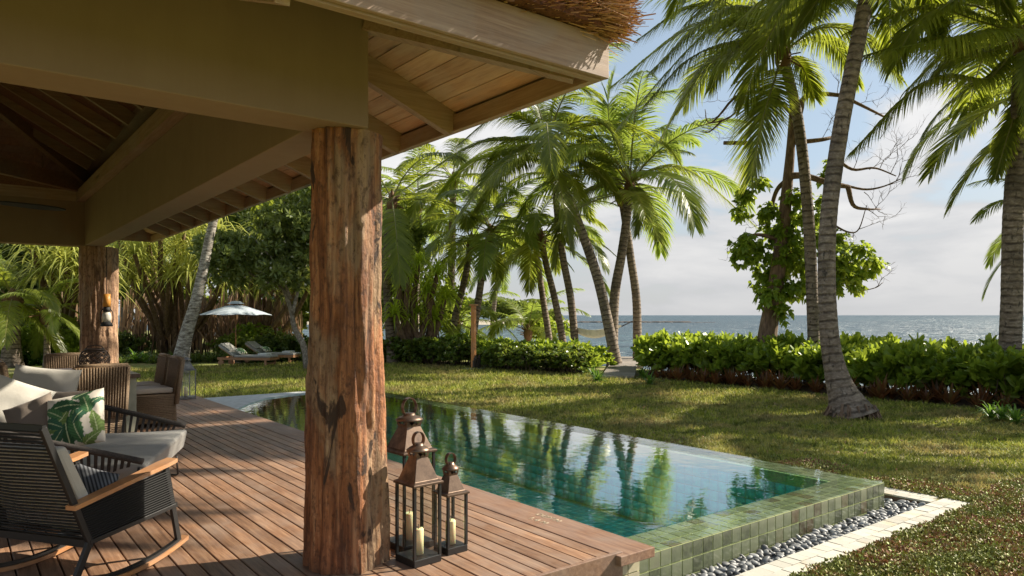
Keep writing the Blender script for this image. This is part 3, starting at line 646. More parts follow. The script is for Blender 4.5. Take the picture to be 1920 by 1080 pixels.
# underside ring
i0, i1, j0, j1 = e0+.12, e1-.09, f0+.16, f1-.14
tb.quad((*A, ZE+tz), (*B, ZE+tz), (i1, j0, ZE+tz+.005), (i0, j0, ZE+tz+.005)); tb.quad((*B, ZE+tz), (*C, ZE+tz), (i1, j1, ZE+tz+.005), (i1, j0, ZE+tz+.005))
tb.quad((*C, ZE+tz), (*D, ZE+tz), (i0, j1, ZE+tz+.005), (i1, j1, ZE+tz+.005)); tb.quad((*D, ZE+tz), (*A, ZE+tz), (i0, j0, ZE+tz+.005), (i0, j1, ZE+tz+.005))
tb.build('thatch_bed', M['thatch_bed'], pav)
nr_ = np.random.default_rng(5)
def straws(N, p0, p1, outv, name):
    p0 = np.array(p0); p1 = np.array(p1); o = np.array(outv)
    t = nr_.random(N)[:, None]; base = p0 + (p1-p0)*t
    lay = nr_.random(N)
    base = base - o*(.10 + .30*nr_.random(N)[:, None]); base[:, 2] += .0 + .20*lay + (.28*nr_.random(N))*.2 + .06
    along = (p1-p0)/np.linalg.norm(p1-p0)
    dirv = o[None]*1.0 + along[None]*nr_.normal(0, .22, N)[:, None] + np.array([0, 0, 1.0])[None]*(nr_.normal(-.20, .11, N)[:, None])
    dirv /= np.linalg.norm(dirv, axis=1)[:, None]; L = (.15+.17*nr_.random(N))[:, None]
    tip = base + dirv*L; sd = np.cross(dirv, nr_.normal(0, 1, (N, 3))); sd /= np.linalg.norm(sd, axis=1)[:, None]; w_ = (.0028+.004*nr_.random(N))[:, None]
    V = np.stack([base-sd*w_, base+sd*w_, tip+sd*w_*.5, tip-sd*w_*.5], 1).reshape(-1, 3); F = np.arange(N*4).reshape(-1, 4)
    ob = npobj(name, V, F, M['thatch'], pav); ob['kind'] = 'stuff'
straws(24000, (-1.5, YE-.06, ZE+tz-.035), (XE+.10, YE-.06, ZE+tz-.035), (0, -1, 0), 'thatch')
straws(12000, (XE+.03, YE-.14, ZE+tz-.03), (XE+.03, 10.5, ZE+tz-.03), (1, 0, 0), 'thatch')
straws(3500, (XE-.10, YE-.14, ZE+tz-.03), (XE+.04, YE+.02, ZE+tz-.03), (.75, -.6, 0), 'thatch')
# log posts
def log_post(cx, cy, r0, r1, seed, z1=BZ0-.001, mat='log'):
    seg, rings = 96, 150; V = []; F = []
    for j in range(rings+1):
        z = z1*j/rings; t = j/rings
        rr = r0 + (r1-r0)*min(1, t*1.7) + .004*math.exp(-z*7)
        for k in range(seg):
            a = 2*math.pi*k/seg; ca, sa = math.cos(a), math.sin(a)
            n1 = noise.noise(Vector((ca*1.6+seed, sa*1.6, z*.55)))*.030
            n2 = noise.fractal(Vector((ca*6+seed, sa*6, z*1.1)), .8, 2.1, 5)*.017
            fl = noise.noise(Vector((ca*2.4, sa*2.4+seed, z*1.1+4))); n3 = -.014 if fl > .25 else (-.014*max(0, (fl-.15)/.1))
            knot = noise.noise(Vector((ca*4.2, sa*4.2+seed*2, z*2.6))); n3 += .016*max(0, knot-.42)*4 if knot > .42 else 0
            ga = math.atan2(math.sin(a-GA), math.cos(a-GA)); gr = -.016*math.exp(-(ga/.022)**2) if z > .95 else 0
            r = rr+n1+n2*1.3+n3+gr+noise.noise(Vector((ca*16+seed, sa*16, z*1.3)))*.004
            V.append((cx+ca*r, cy+sa*r, z))
    for j in range(rings):
        for k in range(seg):
            a = j*seg+k; b = j*seg+(k+1) % seg; F.append((a, b, b+seg, a+seg))
    o = npobj('log_post', np.array(V), np.array(F), M[mat], pav, smooth=True); return o
GA = math.atan2(-4.08, -1.9)+.30
p = log_post(1.90, 4.10, .250, .208, 1.3); p['label'] = 'near log post with dark scars and a vertical crack'
GA = math.atan2(-13.4, -1.9)+.1
log_post(1.88, 13.35, .30, .265, 5.7, mat='log_pale')
# ceiling fan
fan = thing('ceiling_fan', 'black ceiling fan with its blade tip reaching in under the pavilion roof', 'fan', (.25, 10.2, 2.80))
MB().lathe((0,0,-.03), [(.03,-.09),(.11,-.07),(.13,0),(.10,.07),(.03,.10)], 20).build('motor', M['black'], fan)
MB().tube([(0,0,.05), (0,0,1.55)], .015, 8).build('rod', M['black'], fan)
for k_ in range(3):
    a = math.atan2(.28, .86) + k_*2*math.pi/3
    bm2 = MB(); ca, sa = math.cos(a), math.sin(a); tl = .45
    prof = [(.10,.03),(.25,.055),(.6,.065),(.80,.055),(.90,.03)]
    for (s0, w0), (s1, w1) in zip(prof, prof[1:]):
        q = lambda s_, w_, z_: (ca*s_-sa*w_, sa*s_+ca*w_, z_*1.6-w_*tl)
        bm2.hexa([q(s0,-w0,-.006),q(s1,-w1,-.006),q(s1,w1,.01),q(s0,w0,.01),q(s0,-w0,.004),q(s1,-w1,.004),q(s1,w1,.02),q(s0,w0,.02)])
    bm2.build('blade', M['black'], fan)
# ================================================================== LANTERNS
def lantern(label, loc, rz, w, hb, hr, ht, mat, cz_h=.16, group='metal and glass candle lanterns'):
    """w body width, hb eaves height, hr height of the collar, ht ring top"""
    t = thing('lantern', label, 'lantern', loc, rz, group)
    b = MB(); b.box((-w/2-.008, -w/2-.008, 0), (w/2+.008, w/2+.008, .045)); b.build('base', M['metal'] if mat is M['bronze'] else mat, t, bevel=.004)
    for sx in (-1, 1):
        for sy in (-1, 1):
            MB().box((sx*w/2-.008, sy*w/2-.008, .045), (sx*w/2+.008, sy*w/2+.008, hb)).build('corner_post', M['metal'] if mat is M['bronze'] else mat, t)
    for k in range(4):
        c, s = math.cos(k*math.pi/2), math.sin(k*math.pi/2)
        q = lambda x, y, z: (c*x-s*y, s*x+c*y, z)
        MB().quad(q(-w/2+.009, -w/2, .047), q(w/2-.009, -w/2, .047), q(w/2-.009, -w/2, hb-.003), q(-w/2+.009, -w/2, hb-.003)).build('pane', M['glass'], t)
    r = MB(); e = w/2+.018; c = w*.20; cz = hr-(hr-hb)*.12
    zs = [(e, hb-.008), (e, hb+.006), (w*.47, hb+(cz-hb)*.12), (c*1.15, cz)]
    n0 = len(r.v)
    for k, (a, z) in enumerate(zs):
        r.v += [(-a,-a,z),(a,-a,z),(a,a,z),(-a,a,z)]
    for k in range(len(zs)-1):
        for i in range(4):
            a = k*4+i; b2 = k*4+(i+1) % 4; r.f.append((a, b2, b2+4, a+4)); r.m.append(0); r.sm.append(False)
    r.f.append((3,2,1,0)); r.m.append(0); r.sm.append(False)
    r.build('roof', mat, t, bevel=.003)
    # vented collar: four V-shaped faces flaring outwards
    hc = hr-cz+.02; col = MB()
    c1, c2 = c*1.15, c*1.35; z0, z1 = cz, cz+hc
    for k in range(4):
        cc, s = math.cos(k*math.pi/2), math.sin(k*math.pi/2)
        q = lambda x, y, z: (cc*x-s*y, s*x+cc*y, z)
        col.quad(q(-c1,-c1,z0), q(-c1*.1,-c1,z0), q(-c2*.95,-c2,z1), q(-c2,-c2,z1)); col.quad(q(c1*.1,-c1,z0), q(c1,-c1,z0), q(c2,-c2,z1), q(c2*.95,-c2,z1))
        col.quad(q(-c1*.5,-c1,z0), q(c1*.5,-c1,z0), q(c1*.12,-(c1+c2)/2,(z0+z1)/2), q(-c1*.12,-(c1+c2)/2,(z0+z1)/2))
    col.build('collar', mat, t)
    MB().lathe((0,0,z1), [(c*1.95,-.004),(c*1.98,.006),(c*1.5,.02),(c*1.0,.03),(c*.85,.034),(c*.80,.045),(c*.2,.045)], 28).build('cap', mat, t)
    rr = (ht-z1-.02)/2; cz2 = z1+.02+rr
    ring = MB(); N = 28; wd = .011 + w*.02
    for i in range(N):
        a0, a1 = -math.pi/2+2*math.pi*i/N, -math.pi/2+2*math.pi*(i+1)/N
        def q(a, dr, dy): return ((rr+dr)*math.cos(a)*.86, dy, cz2+(rr+dr)*math.sin(a))
        ring.hexa([q(a0,-.004,-wd), q(a1,-.004,-wd), q(a1,-.004,wd), q(a0,-.004,wd), q(a0,0,-wd), q(a1,0,-wd), q(a1,0,wd), q(a0,0,wd)])
    ring.build('handle', mat, t)
    cr_ = .032 if w < .3 else .045
    cd_ = MB().lathe((0,0,.046), [(cr_,0),(cr_,cz_h-.006),(cr_*.9,cz_h),(cr_*.5,cz_h-.006)], 20).build('candle', M['wax'], t)
    MB().tube([(0,0,.04+cz_h), (.004,0,.07+cz_h)], .0025, 5).build('wick', M['wick'], cd_)
    return t
lantern('largest bronze lantern, standing behind the other two right beside the near log post', (2.345, 4.10, 0), R(4), .225, .625, .80, .965, M['bronze'], .17)
lantern('middle sized bronze lantern in front, with a cream candle, nearest the camera', (2.245, 3.815, 0), R(5), .185, .485, .655, .79, M['bronze'], .155)
lantern('smallest bronze lantern, nearest the pool edge', (2.505, 3.855, 0), R(3), .140, .375, .50, .625, M['bronze'], .15)
lantern('grey metal lantern standing at the far end of the deck beside the lawn', (3.30, 13.75, 0), R(10), .24, .52, .68, .80, M['zinc'], .17)
# lamp on the far post
lp = P(200, 600, 11.62)
pl = thing('post_lamp', 'small black storm lamp with an orange bamboo sleeve hanging on the far log post', 'lamp', (1.72, 13.02, 1.31))
pl.location = P(200, 612, 11.30)
MB().lathe((0,0,0), [(.085,0),(.09,.02),(.075,.05),(.06,.07)], 18).build('tank', M['black'], pl)
MB().lathe((0,0,.07), [(.055,0),(.068,.05),(.062,.12),(.045,.16)], 18).build('globe', M['frost'], pl)
MB().lathe((0,0,.23), [(.055,0),(.05,.04),(.045,.08)], 18).build('chimney', M['black'], pl)
for s in (-1, 1): MB().tube([(s*.075,0,.04),(s*.088,0,.12),(s*.085,0,.22),(s*.05,0,.28)], .007, 6).build('side_tube', M['black'], pl)
MB().lathe((0,0,.31), [(.055,0),(.058,.08),(.055,.2)], 16).build('sleeve', M['bamboo'], pl)
MB().tube([(0,0,.5),(0,.0,1.25)], .006, 5).build('cord', M['black'], pl)

# ================================================================== FURNITURE
def cushion_mesh(w, h, t, mat, nseg=22, seed=0, printed=False, dent=.1):
    V = []; F = []; cols = []
    N = nseg
    def pt(u, v, side):
        e = (1-abs(u)**2.4)*(1-abs(v)**2.4); th_ = t/2*max(0, e)**.42
        pin = 1-.07*(1-abs(u)**2)*(abs(v)**6) ; pin2 = 1-.07*(1-abs(v)**2)*(abs(u)**6)
        wr = noise.noise(Vector((u*1.8+seed, v*1.8, side)))*t*.12*min(1, e*2)
        return (u*w/2*pin2, side*(th_+wr) , v*h/2*pin)
    for side in (-1, 1):
        n0 = len(V)
        for i in range(N+1):
            for j in range(N+1):
                u = -1+2*i/N; v = -1+2*j/N; V.append(pt(u, v, side))
        for i in range(N):
            for j in range(N):
                a = n0+i*(N+1)+j; f = (a, a+1, a+N+2, a+N+1); F.append(f if side < 0 else tuple(reversed(f)))
    me = npmesh('cushion', np.array(V), np.array(F), mat, smooth=True)
    if printed:
        rg = random.Random(4); leaves = []
        leaves = [(-.15,-1.0,80,1.5,.26,.5),(.35,-.9,115,1.35,.24,-.4),(-.9,-.3,20,1.2,.26,.7),(.1,-.2,60,1.2,.2,-.5),(-.7,.5,10,1.1,.24,-.5),(.6,.1,100,.9,.2,.3),(.85,-.7,95,.9,.17,.2),(-.9,-.9,35,.95,.2,.4),(0,.75,15,.9,.18,.3),(-.3,.1,140,.8,.18,.3),(.3,-.95,20,.7,.16,.4),(-.95,.1,-20,.8,.2,-.4)]
        dat = []
        for vtx in V:
            x = vtx[0]/(w/2); y = vtx[2]/(h/2); c = (.74,.68,.58)
            for li, (lx, ly, ang, L, wd, cv) in enumerate(leaves):
                a = R(ang); dx, dy = x-lx, y-ly; s = dx*math.cos(a)+dy*math.sin(a); q = -dx*math.sin(a)+dy*math.cos(a)
                if 0 < s < L:
                    s1 = s/L; q -= cv*s*s*.5; wv = wd*math.sin(math.pi*min(1, s1**.8))**.7 * (1+.10*math.sin(s*38+abs(q)*20))
                    if abs(q) < wv:
                        k = abs(q)/wv
                        if k < .08: c = (.55,.62,.35)
                        else:
                            base = [(.03,.10,.04),(.06,.17,.06),(.17,.26,.07),(.04,.13,.07)][li % 4]
                            br = .75+.5*(.5+.5*math.sin(s*55-abs(q)*60)) * (1.1 if q > 0 else .8); c = tuple(z*br for z in base)
            dat += [*c, 1]
        ca = me.color_attributes.new('print', 'FLOAT_COLOR', 'POINT'); ca.data.foreach_set('color', dat)
    return me
def cushion(name, label, cat, loc, rot, w, h, t, mat, seed=0, group=None, printed=False, n=22):
    o = bpy.data.objects.new(name, cushion_mesh(w, h, t, mat, n, seed, printed)); COL.objects.link(o); o.location = loc; o.rotation_euler = rot
    return tag(o, label, cat, group) if label else o
# ---- rope daybed
FN, FF_ = Vector((1.10, 5.80, 0)), Vector((1.76, 7.35, 0)); bk = Vector((-.92, .39, 0)).normalized()*1.15
BN, BF = FN+bk, FF_+bk
sofa = thing('rope_sofa', 'low daybed sofa with a black rope woven frame and pale seat cushion on the deck', 'sofa')
def lift(p, z): return Vector((p.x, p.y, z))
ctr = (FN+FF_+BN+BF)/4
top_path = spline([lift(FN,.43), lift(FN+bk*.35,.54), lift(FN+bk*.8,.68), lift(BN,.72)+(ctr-BN)*.03, lift(BN+(BF-BN)*.12+bk*.06,.76), lift((BN+BF)/2+bk*.10,.80), lift(BF+(BN-BF)*.12+bk*.06,.76), lift(BF,.72)+(ctr-BF)*.03, lift(FF_+bk*.8,.70), lift(FF_+bk*.35,.56), lift(FF_,.44)], 90)
low = lambda p: Vector((p.x, p.y, 0)) + (ctr-Vector((p.x, p.y, 0)))*.16 + Vector((0,0,.20))
low_path = [low(p) for p in top_path]
MB().tube(top_path, .024, 10).build('top_rail', M['rope'], sofa)
MB().tube(low_path+[low_path[0]], .014, 8).build('lower_frame', M['metal'], sofa)
MB().tube([lift(FN,.39)+bk*.02, lift(FN,.30)+bk*.03, low(FN)], .014, 8).build('front_upright', M['metal'], sofa)
MB().tube([lift(FF_,.40)+bk*.02, lift(FF_,.30)+bk*.03, low(FF_)], .014, 8).build('front_upright', M['metal'], sofa)
for i in range(2, 88):
    a, b = top_path[i], low_path[i]; tg = (top_path[min(89,i+1)]-top_path[i-1]).normalized(); hw = tg*.0115
    nr2 = (b-a).cross(tg).normalized()*.004
    MB().hexa([b-hw-nr2, b+hw*.8-nr2, b+hw*.8+nr2, b-hw+nr2, a-hw-nr2, a+hw-nr2, a+hw+nr2, a-hw+nr2]).build('strap', M['rope'], sofa)
for c_, s in ((FN, 1), (FF_, 1), (BN, 1), (BF, 1)):
    q = low(c_); inw = (ctr-c_); inw.z = 0; inw = inw.normalized(); sd_ = Vector((-inw.y, inw.x, 0))
    MB().tube([q+sd_*.10+inw*.05, lift(q,.02)+sd_*.07-inw*.0, lift(q,.009)+sd_*.05, lift(q,.009)-sd_*.05, lift(q,.02)-sd_*.07, q-sd_*.10+inw*.05], .008, 6).build('leg', M['metal'], sofa)
# seat mattress
mm = MB(); ins = .06
foot = []
path2 = [FN - bk*.02] + [Vector((p.x, p.y, 0)) + (ctr-Vector((p.x, p.y, 0)))*.07 for p in top_path[6:-6:5]] + [FF_ - bk*.02]
N2 = len(path2)
bmx = bmesh.new()
vb = [bmx.verts.new((p.x+(ctr.x-p.x)*.05, p.y+(ctr.y-p.y)*.05, .235)) for p in path2]; vt = [bmx.verts.new((p.x, p.y, .41)) for p in path2]
bmx.faces.new(list(reversed(vb))); bmx.faces.new(vt)
for i in range(N2):
    j = (i+1) % N2; bmx.faces.new((vb[i], vb[j], vt[j], vt[i]))
bmesh.ops.recalc_face_normals(bmx, faces=bmx.faces)
me = bpy.data.meshes.new('seat_cushion'); bmx.to_mesh(me); bmx.free(); me.materials.append(M['seat_fabric'])
o = bpy.data.objects.new('seat_cushion', me); COL.objects.link(o); o.parent = sofa; md = o.modifiers.new('bevel', 'BEVEL'); md.width = .03; md.segments = 4
for p in me.polygons: p.use_smooth = True
SR = math.atan2(bk.y, bk.x)
cg = 'cushions on the rope sofa'
cushion('cushion', 'large white cushion on the far corner of the rope sofa, partly sunlit', 'cushion', P(80, 736, 6.35), (R(-14), R(5), R(-38)), .60, .46, .20, M['white_fabric'], 3, cg)
cushion('cushion', 'large white cushion at the left edge of the sofa, cut by the frame', 'cushion', P(8, 765, 5.75), (R(-16), R(24), R(-12)), .58, .50, .20, M['white_fabric'], 8, cg)
cushion('cushion', 'small taupe cushion between the white cushion and the leaf print cushion', 'cushion', P(62, 792, 5.5), (R(-18), R(-22), R(-25)), .36, .36, .15, M['taupe'], 5, cg)
cushion('cushion', 'taupe cushion showing as a dark strip behind the leaf print cushion', 'cushion', P(112, 772, 5.95), (R(-14), R(0), R(-40)), .44, .36, .14, M['taupe'], 6, cg)
cushion('cushion', 'square cushion printed with green banana leaves on cream', 'cushion', P(143, 789, 5.45), (R(-22), R(-13), R(-34)), .43, .43, .16, M['print'], 2, cg, True, 90)
# ---- rocking chair
fx = Vector((.822, .570, 0)); lx = Vector((-.570, .822, 0)); o0 = Vector((.552, 4.452, 0))
rc = thing('rocking_chair', 'black corded rocking chair with orange teak armrests, seen from behind', 'rocking chair', tuple(o0), 0)
def Q(u, l, z): return fx*u + lx*l + Vector((0,0,z))
WD = .71
for sidei, l in enumerate((0, WD)):
    MB().bar(Q(.69,l,.085), Q(.585,l,.57), .035, .022, up=tuple(lx)).build('front_leg', M['metal'], rc, bevel=.003)
    MB().bar(Q(-.06,l,.068), Q(.042,l,.275), .038, .022, up=tuple(lx)).build('rear_leg', M['metal'], rc, bevel=.003)
    MB().bar(Q(.045,l,.262), Q(-.235,l,.93), .034, .024, up=tuple(lx)).build('back_post', M['metal'], rc, bevel=.003)
    MB().bar(Q(.035,l,.272), Q(.655,l,.318), .032, .026).build('side_rail', M['metal'], rc, bevel=.003)
    rk = MB(); rk2 = MB(); N = 18; U1 = .75
    zz = lambda u: .022+.36*(u-.30)**2
    for i in range(N):
        u0 = -.42+1.17*i/N; u1 = -.42+1.17*(i+1)/N; e = .026
        rk.hexa([Q(u0,l-e,zz(u0)-.016), Q(u1,l-e,zz(u1)-.016), Q(u1,l+e,zz(u1)-.016), Q(u0,l+e,zz(u0)-.016), Q(u0,l-e,zz(u0)+.008), Q(u1,l-e,zz(u1)+.008), Q(u1,l+e,zz(u1)+.008), Q(u0,l+e,zz(u0)+.008)])
        if u1 < .72: rk2.hexa([Q(u0,l-.014,zz(u0)+.009), Q(u1,l-.014,zz(u1)+.009), Q(u1,l+.014,zz(u1)+.009), Q(u0,l+.014,zz(u0)+.009), Q(u0,l-.014,zz(u0)+.028), Q(u1,l-.014,zz(u1)+.028), Q(u1,l+.014,zz(u1)+.028), Q(u0,l+.014,zz(u0)+.028)])
    rk.build('rocker', M['teak'], rc); rk2.build('rocker_strip', M['metal'], rc)
    ar = MB(); prof = [(-.075,.034),(.1,.036),(.4,.040),(.56,.048),(.64,.040)]
    za = lambda u: .497+.165*u
    for (u0, w0), (u1, w1) in zip(prof, prof[1:]):
        ar.hexa([Q(u0,l-w0,za(u0)-.012), Q(u1,l-w1,za(u1)-.012), Q(u1,l+w1,za(u1)-.012), Q(u0,l+w0,za(u0)-.012), Q(u0,l-w0,za(u0)+.012), Q(u1,l-w1,za(u1)+.012), Q(u1,l+w1,za(u1)+.012), Q(u0,l+w0,za(u0)+.012)])
    ar.build('armrest', M['teak'], rc)
    cm = MB()
    for i in range(15):
        t = (i+.4)/15; a = Q(.082-.25*t*.32, l, .285+.205*t); a = Q(.045-(.075)*t, l, .29+.19*t); b = Q(.645-.055*t, l, .335+.215*t)
        for off in (-.011, .011): cm.tube([a+lx*off, b+lx*off], .0045, 6)
    cm.build('side_cords', M['cord'], rc)
MB().bar(Q(.038,-.012,.265), Q(.038,WD+.012,.265), .03, .04).build('rear_rail', M['metal'], rc)
MB().bar(Q(.655,-.012,.318), Q(.655,WD+.012,.318), .03, .03).build('front_rail', M['metal'], rc)
MB().bar(Q(-.235,-.012,.93), Q(-.235,WD+.012,.93), .022, .03).build('top_rail', M['metal'], rc)
cm = MB()
for i in range(32):
    t = (i+.5)/32; u = .045-.28*t; z = .285+.635*t
    cm.tube([Q(u-.004, 0, z), Q(u-.012-.03*math.sin(math.pi*t), WD*.5, z), Q(u-.004, WD, z)], .0058, 6)
cm.build('back_cords', M['cord'], rc)
cm = MB()
for i in range(22): cm.tube([Q(.10+.025*i, 0, .285+.0018*i), Q(.10+.025*i, WD, .285+.0018*i)], .005, 5)
cm.build('seat_cords', M['cord'], rc)
sc_ = MB(); sc_.hexa([Q(.10,.03,.30), Q(.66,.03,.345), Q(.66,WD-.03,.345), Q(.10,WD-.03,.30), Q(.08,.03,.39), Q(.66,.03,.435), Q(.66,WD-.03,.435), Q(.08,WD-.03,.39)]); sc_.build('seat_cushion', M['white_fabric'], rc, bevel=.02)
sc_ = MB(); sc_.hexa([Q(.06,.04,.395), Q(.14,.04,.40), Q(.14,WD-.04,.40), Q(.06,WD-.04,.395), Q(-.13,.04,.80), Q(-.06,.04,.81), Q(-.06,WD-.04,.81), Q(-.13,WD-.04,.80)]); sc_.build('back_cushion', M['white_fabric'], rc, bevel=.02)
cushion('cushion', 'dark grey chevron cushion on the rocking chair seat', 'cushion', tuple(o0+Q(.24,.22,.50)), (R(-24), R(8), math.atan2(fx.y, fx.x)-R(90)), .32, .24, .11, M['chevron'], 9)
# ---- side table
st = P(152, 897, 4.95); stz = st.z
sd = thing('side_table', 'round teak side table with a raised rim between rocking chair and sofa', 'side table', (st.x, st.y, 0))
MB().lathe((0,0,stz-.03), [(.18,0),(.215,.005),(.22,.03),(.205,.034),(.198,.018),(.02,.018)], 40).build('top', M['teak'], sd)
MB().lathe((0,0,.001), [(.14,0),(.14,.012),(.02,.02),(.016,stz-.05),(.05,stz-.032)], 20).build('stem', M['metal'], sd)
# ---- dining table
tb_ = thing('dining_table', 'wooden dining table with pale block legs under the pavilion', 'table', (1.43, 11.05, 0))
for i in range(5):
    xw = .95/5; MB().box((-.475+i*xw+.001, -.86, .70), (-.475+(i+1)*xw-.001, .86, .75)).build('plank', M['table'], tb_, bevel=.003)
for sx in (-1, 1):
    for sy in (-1, 1): MB().box((sx*.38-.06, sy*.72-.06, 0), (sx*.38+.06, sy*.72+.06, .698)).build('leg', plain('pale_leg', (.45,.44,.33), .7) if 'pale' not in M else M['pale'], tb_, bevel=.004)
# ---- rattan chairs
def rattan_chair(label, loc, rz):
    t = thing('rattan_chair', label, 'chair', loc, rz, 'rattan dining chairs')
    w = .50
    # base skirt (tapered)
    b = MB(); b.hexa([(-.235,-.26,.06),(.235,-.26,.06),(.235,.28,.06),(-.235,.28,.06),(-.25,-.24,.44),(.25,-.24,.44),(.25,.27,.44),(-.25,.27,.44)])
    # woven ropes around the skirt
    for k in range(17):
        z = .075+k*.0215; s = (z-.06)/.38; hx_ = .235+.015*s; y0 = -.26+.02*s; y1 = .28-.01*s
        b.tube([(-hx_,y0,z),(hx_,y0,z),(hx_,y1,z),(-hx_,y1,z),(-hx_,y0,z)], .009, 5)
    b.build('seat_base', M['rattan'], t)
    for sx in (-1,1):
        for sy in (-1,1): MB().box((sx*.21-.022, (.01+sy*.24)-.022, 0), (sx*.21+.022, (.01+sy*.24)+.022, .062)).build('foot', M['teak2'], t)
    bk_ = MB(); 
    bk_.hexa([(-.25,-.27,.30),(.25,-.27,.30),(.25,-.225,.30),(-.25,-.225,.30),(-.275,-.345,.905),(.275,-.345,.905),(.262,-.295,.905),(-.262,-.295,.905)])
    for k in range(19):
        x = -.262+k*.0291; xb = x*.93
        bk_.tube([(xb,-.275,.30),(xb*1.04,-.313,.60),(x,-.350,.895)], .0125, 6)
        bk_.tube([(xb,-.222,.44),(xb*1.04,-.26,.66),(x,-.293,.895)], .0125, 6)
    bk_.tube([(-.27,-.32,.905),(0,-.322,.912),(.27,-.32,.905)], .030, 8)
    for s in (-1,1): bk_.tube([(s*.252,-.25,.30),(s*.262,-.285,.6),(s*.27,-.32,.905)], .027, 8)
    bk_.build('backrest', M['rattan'], t)
    MB().box((-.245,-.215,.455),(.245,.275,.525)).build('seat_cushion', M['chair_cush'], t, bevel=.02)
    return t
c0 = rattan_chair('woven rattan chair at the near end of the dining table, back to the camera', (1.37, 9.82, 0), 0)
dup(c0, (2.14, 10.72, 0), R(90), 1, 'nearer of two rattan chairs along the pool side of the dining table, showing its cushion')
dup(c0, (2.14, 11.45, 0), R(90), 1, 'farther of two rattan chairs along the pool side of the table, mostly hidden')
dup(c0, (1.35, 12.25, 0), R(180), 1, 'rattan chair at the far end of the dining table, facing the camera')
dup(c0, (.80, 10.75, 0), R(-90), 1, 'nearer of the two rattan chairs on the left side of the dining table')
dup(c0, (.80, 11.45, 0), R(-90), 1, 'farther of the two rattan chairs on the left side of the dining table')
# ---- woven cage lantern on table
cg_ = thing('cage_lantern', 'round dark wicker cage lantern on the dining table', 'lantern', (1.52, 11.15, .7505))
cgm = MB(); RR = .185
def cgp(th_, ph): 
    r = RR*(math.sin(ph)**.75); return Vector((r*math.cos(th_), r*math.sin(th_), .15-.155*math.cos(ph)))
for k in range(13):
    for s in (-1, 1):
        cgm.tube([cgp(k*2*math.pi/13+s*t*2.0, .35+t*2.1) for t in [i/10 for i in range(11)]], .0055, 5)
for ph in (.45, .95, 1.45, 1.9, 2.35): cgm.tube([cgp(a*2*math.pi/20, ph) for a in range(21)], .0065, 5)
cgm.build('cage', M['wicker'], cg_)
MB().tube([Vector((.11*math.cos(a), .11*math.sin(a), .285)) for a in [i*2*math.pi/16 for i in range(17)]], .016, 6).build('rim', M['wicker'], cg_)
MB().tube([(-.11,0,.29),(-.08,0,.33),(0,0,.345),(.08,0,.33),(.11,0,.29)], .008, 6).build('handle', M['wicker'], cg_)
MB().lathe((0,0,.005), [(.13,0),(.13,.012),(.02,.014)], 16).build('base', M['wicker'], cg_)
# ---- umbrella and loungers
up = P(442, 592, 27.0); GZ = -.3
um = thing('umbrella', 'pale grey garden umbrella with a small top vent over the loungers', 'umbrella', (up.x, up.y, GZ))
rim = 1.80; apex = 2.34; RU = 1.36
cp = MB()
for k in range(8):
    a0, a1 = k*math.pi/4+.2, (k+1)*math.pi/4+.2
    M_ = 6
    for i in range(M_):
        s0, s1 = .16+.84*i/M_, .16+.84*(i+1)/M_
        f = lambda a, s, sag: (RU*s*math.cos(a), RU*s*math.sin(a), apex-.10-(apex-.10-rim)*(s**1.12)-sag*s)
        am_ = (a0+a1)/2; q = math.cos(math.pi/8)
        mid0 = (RU*s0*q*math.cos(am_), RU*s0*q*math.sin(am_), apex-.10-(apex-.10-rim)*(s0**1.12)+.03*s0); mid1 = (RU*s1*q*math.cos(am_), RU*s1*q*math.sin(am_), apex-.10-(apex-.10-rim)*(s1**1.12)+.03*s1)
        cp.quad(f(a0,s0,0), f(a0,s1,0), mid1, mid0); cp.quad(mid0, mid1, f(a1,s1,0), f(a1,s0,0))
cp.build('canopy', M['canopy'], um)
vt_ = MB()
for k in range(8):
    a0, a1 = k*math.pi/4+.2, (k+1)*math.pi/4+.2
    vt_.quad((.33*math.cos(a0), .33*math.sin(a0), apex-.115), (.33*math.cos(a1), .33*math.sin(a1), apex-.115), (.17*math.cos(a1), .17*math.sin(a1), apex-.02), (.17*math.cos(a0), .17*math.sin(a0), apex-.02))
    vt_.poly([(.17*math.cos(a0), .17*math.sin(a0), apex-.02), (.17*math.cos(a1), .17*math.sin(a1), apex-.02), (0,0,apex)])
vt_.build('vent', M['canopy'], um)
MB().tube([(0,0,0.05),(0,0,apex-.02)], .024, 8).build('pole', M['teak2'], um)
MB().lathe((0,0,0), [(.26,0),(.26,.05),(.05,.07),(.04,.3)], 20).build('base', M['zinc'], um)
for k in range(8):
    a = k*math.pi/4+.2; MB().tube([(0,0,apex-.08),(RU*.98*math.cos(a),RU*.98*math.sin(a),rim-.01)], .008, 5).build('rib', M['teak2'], um)
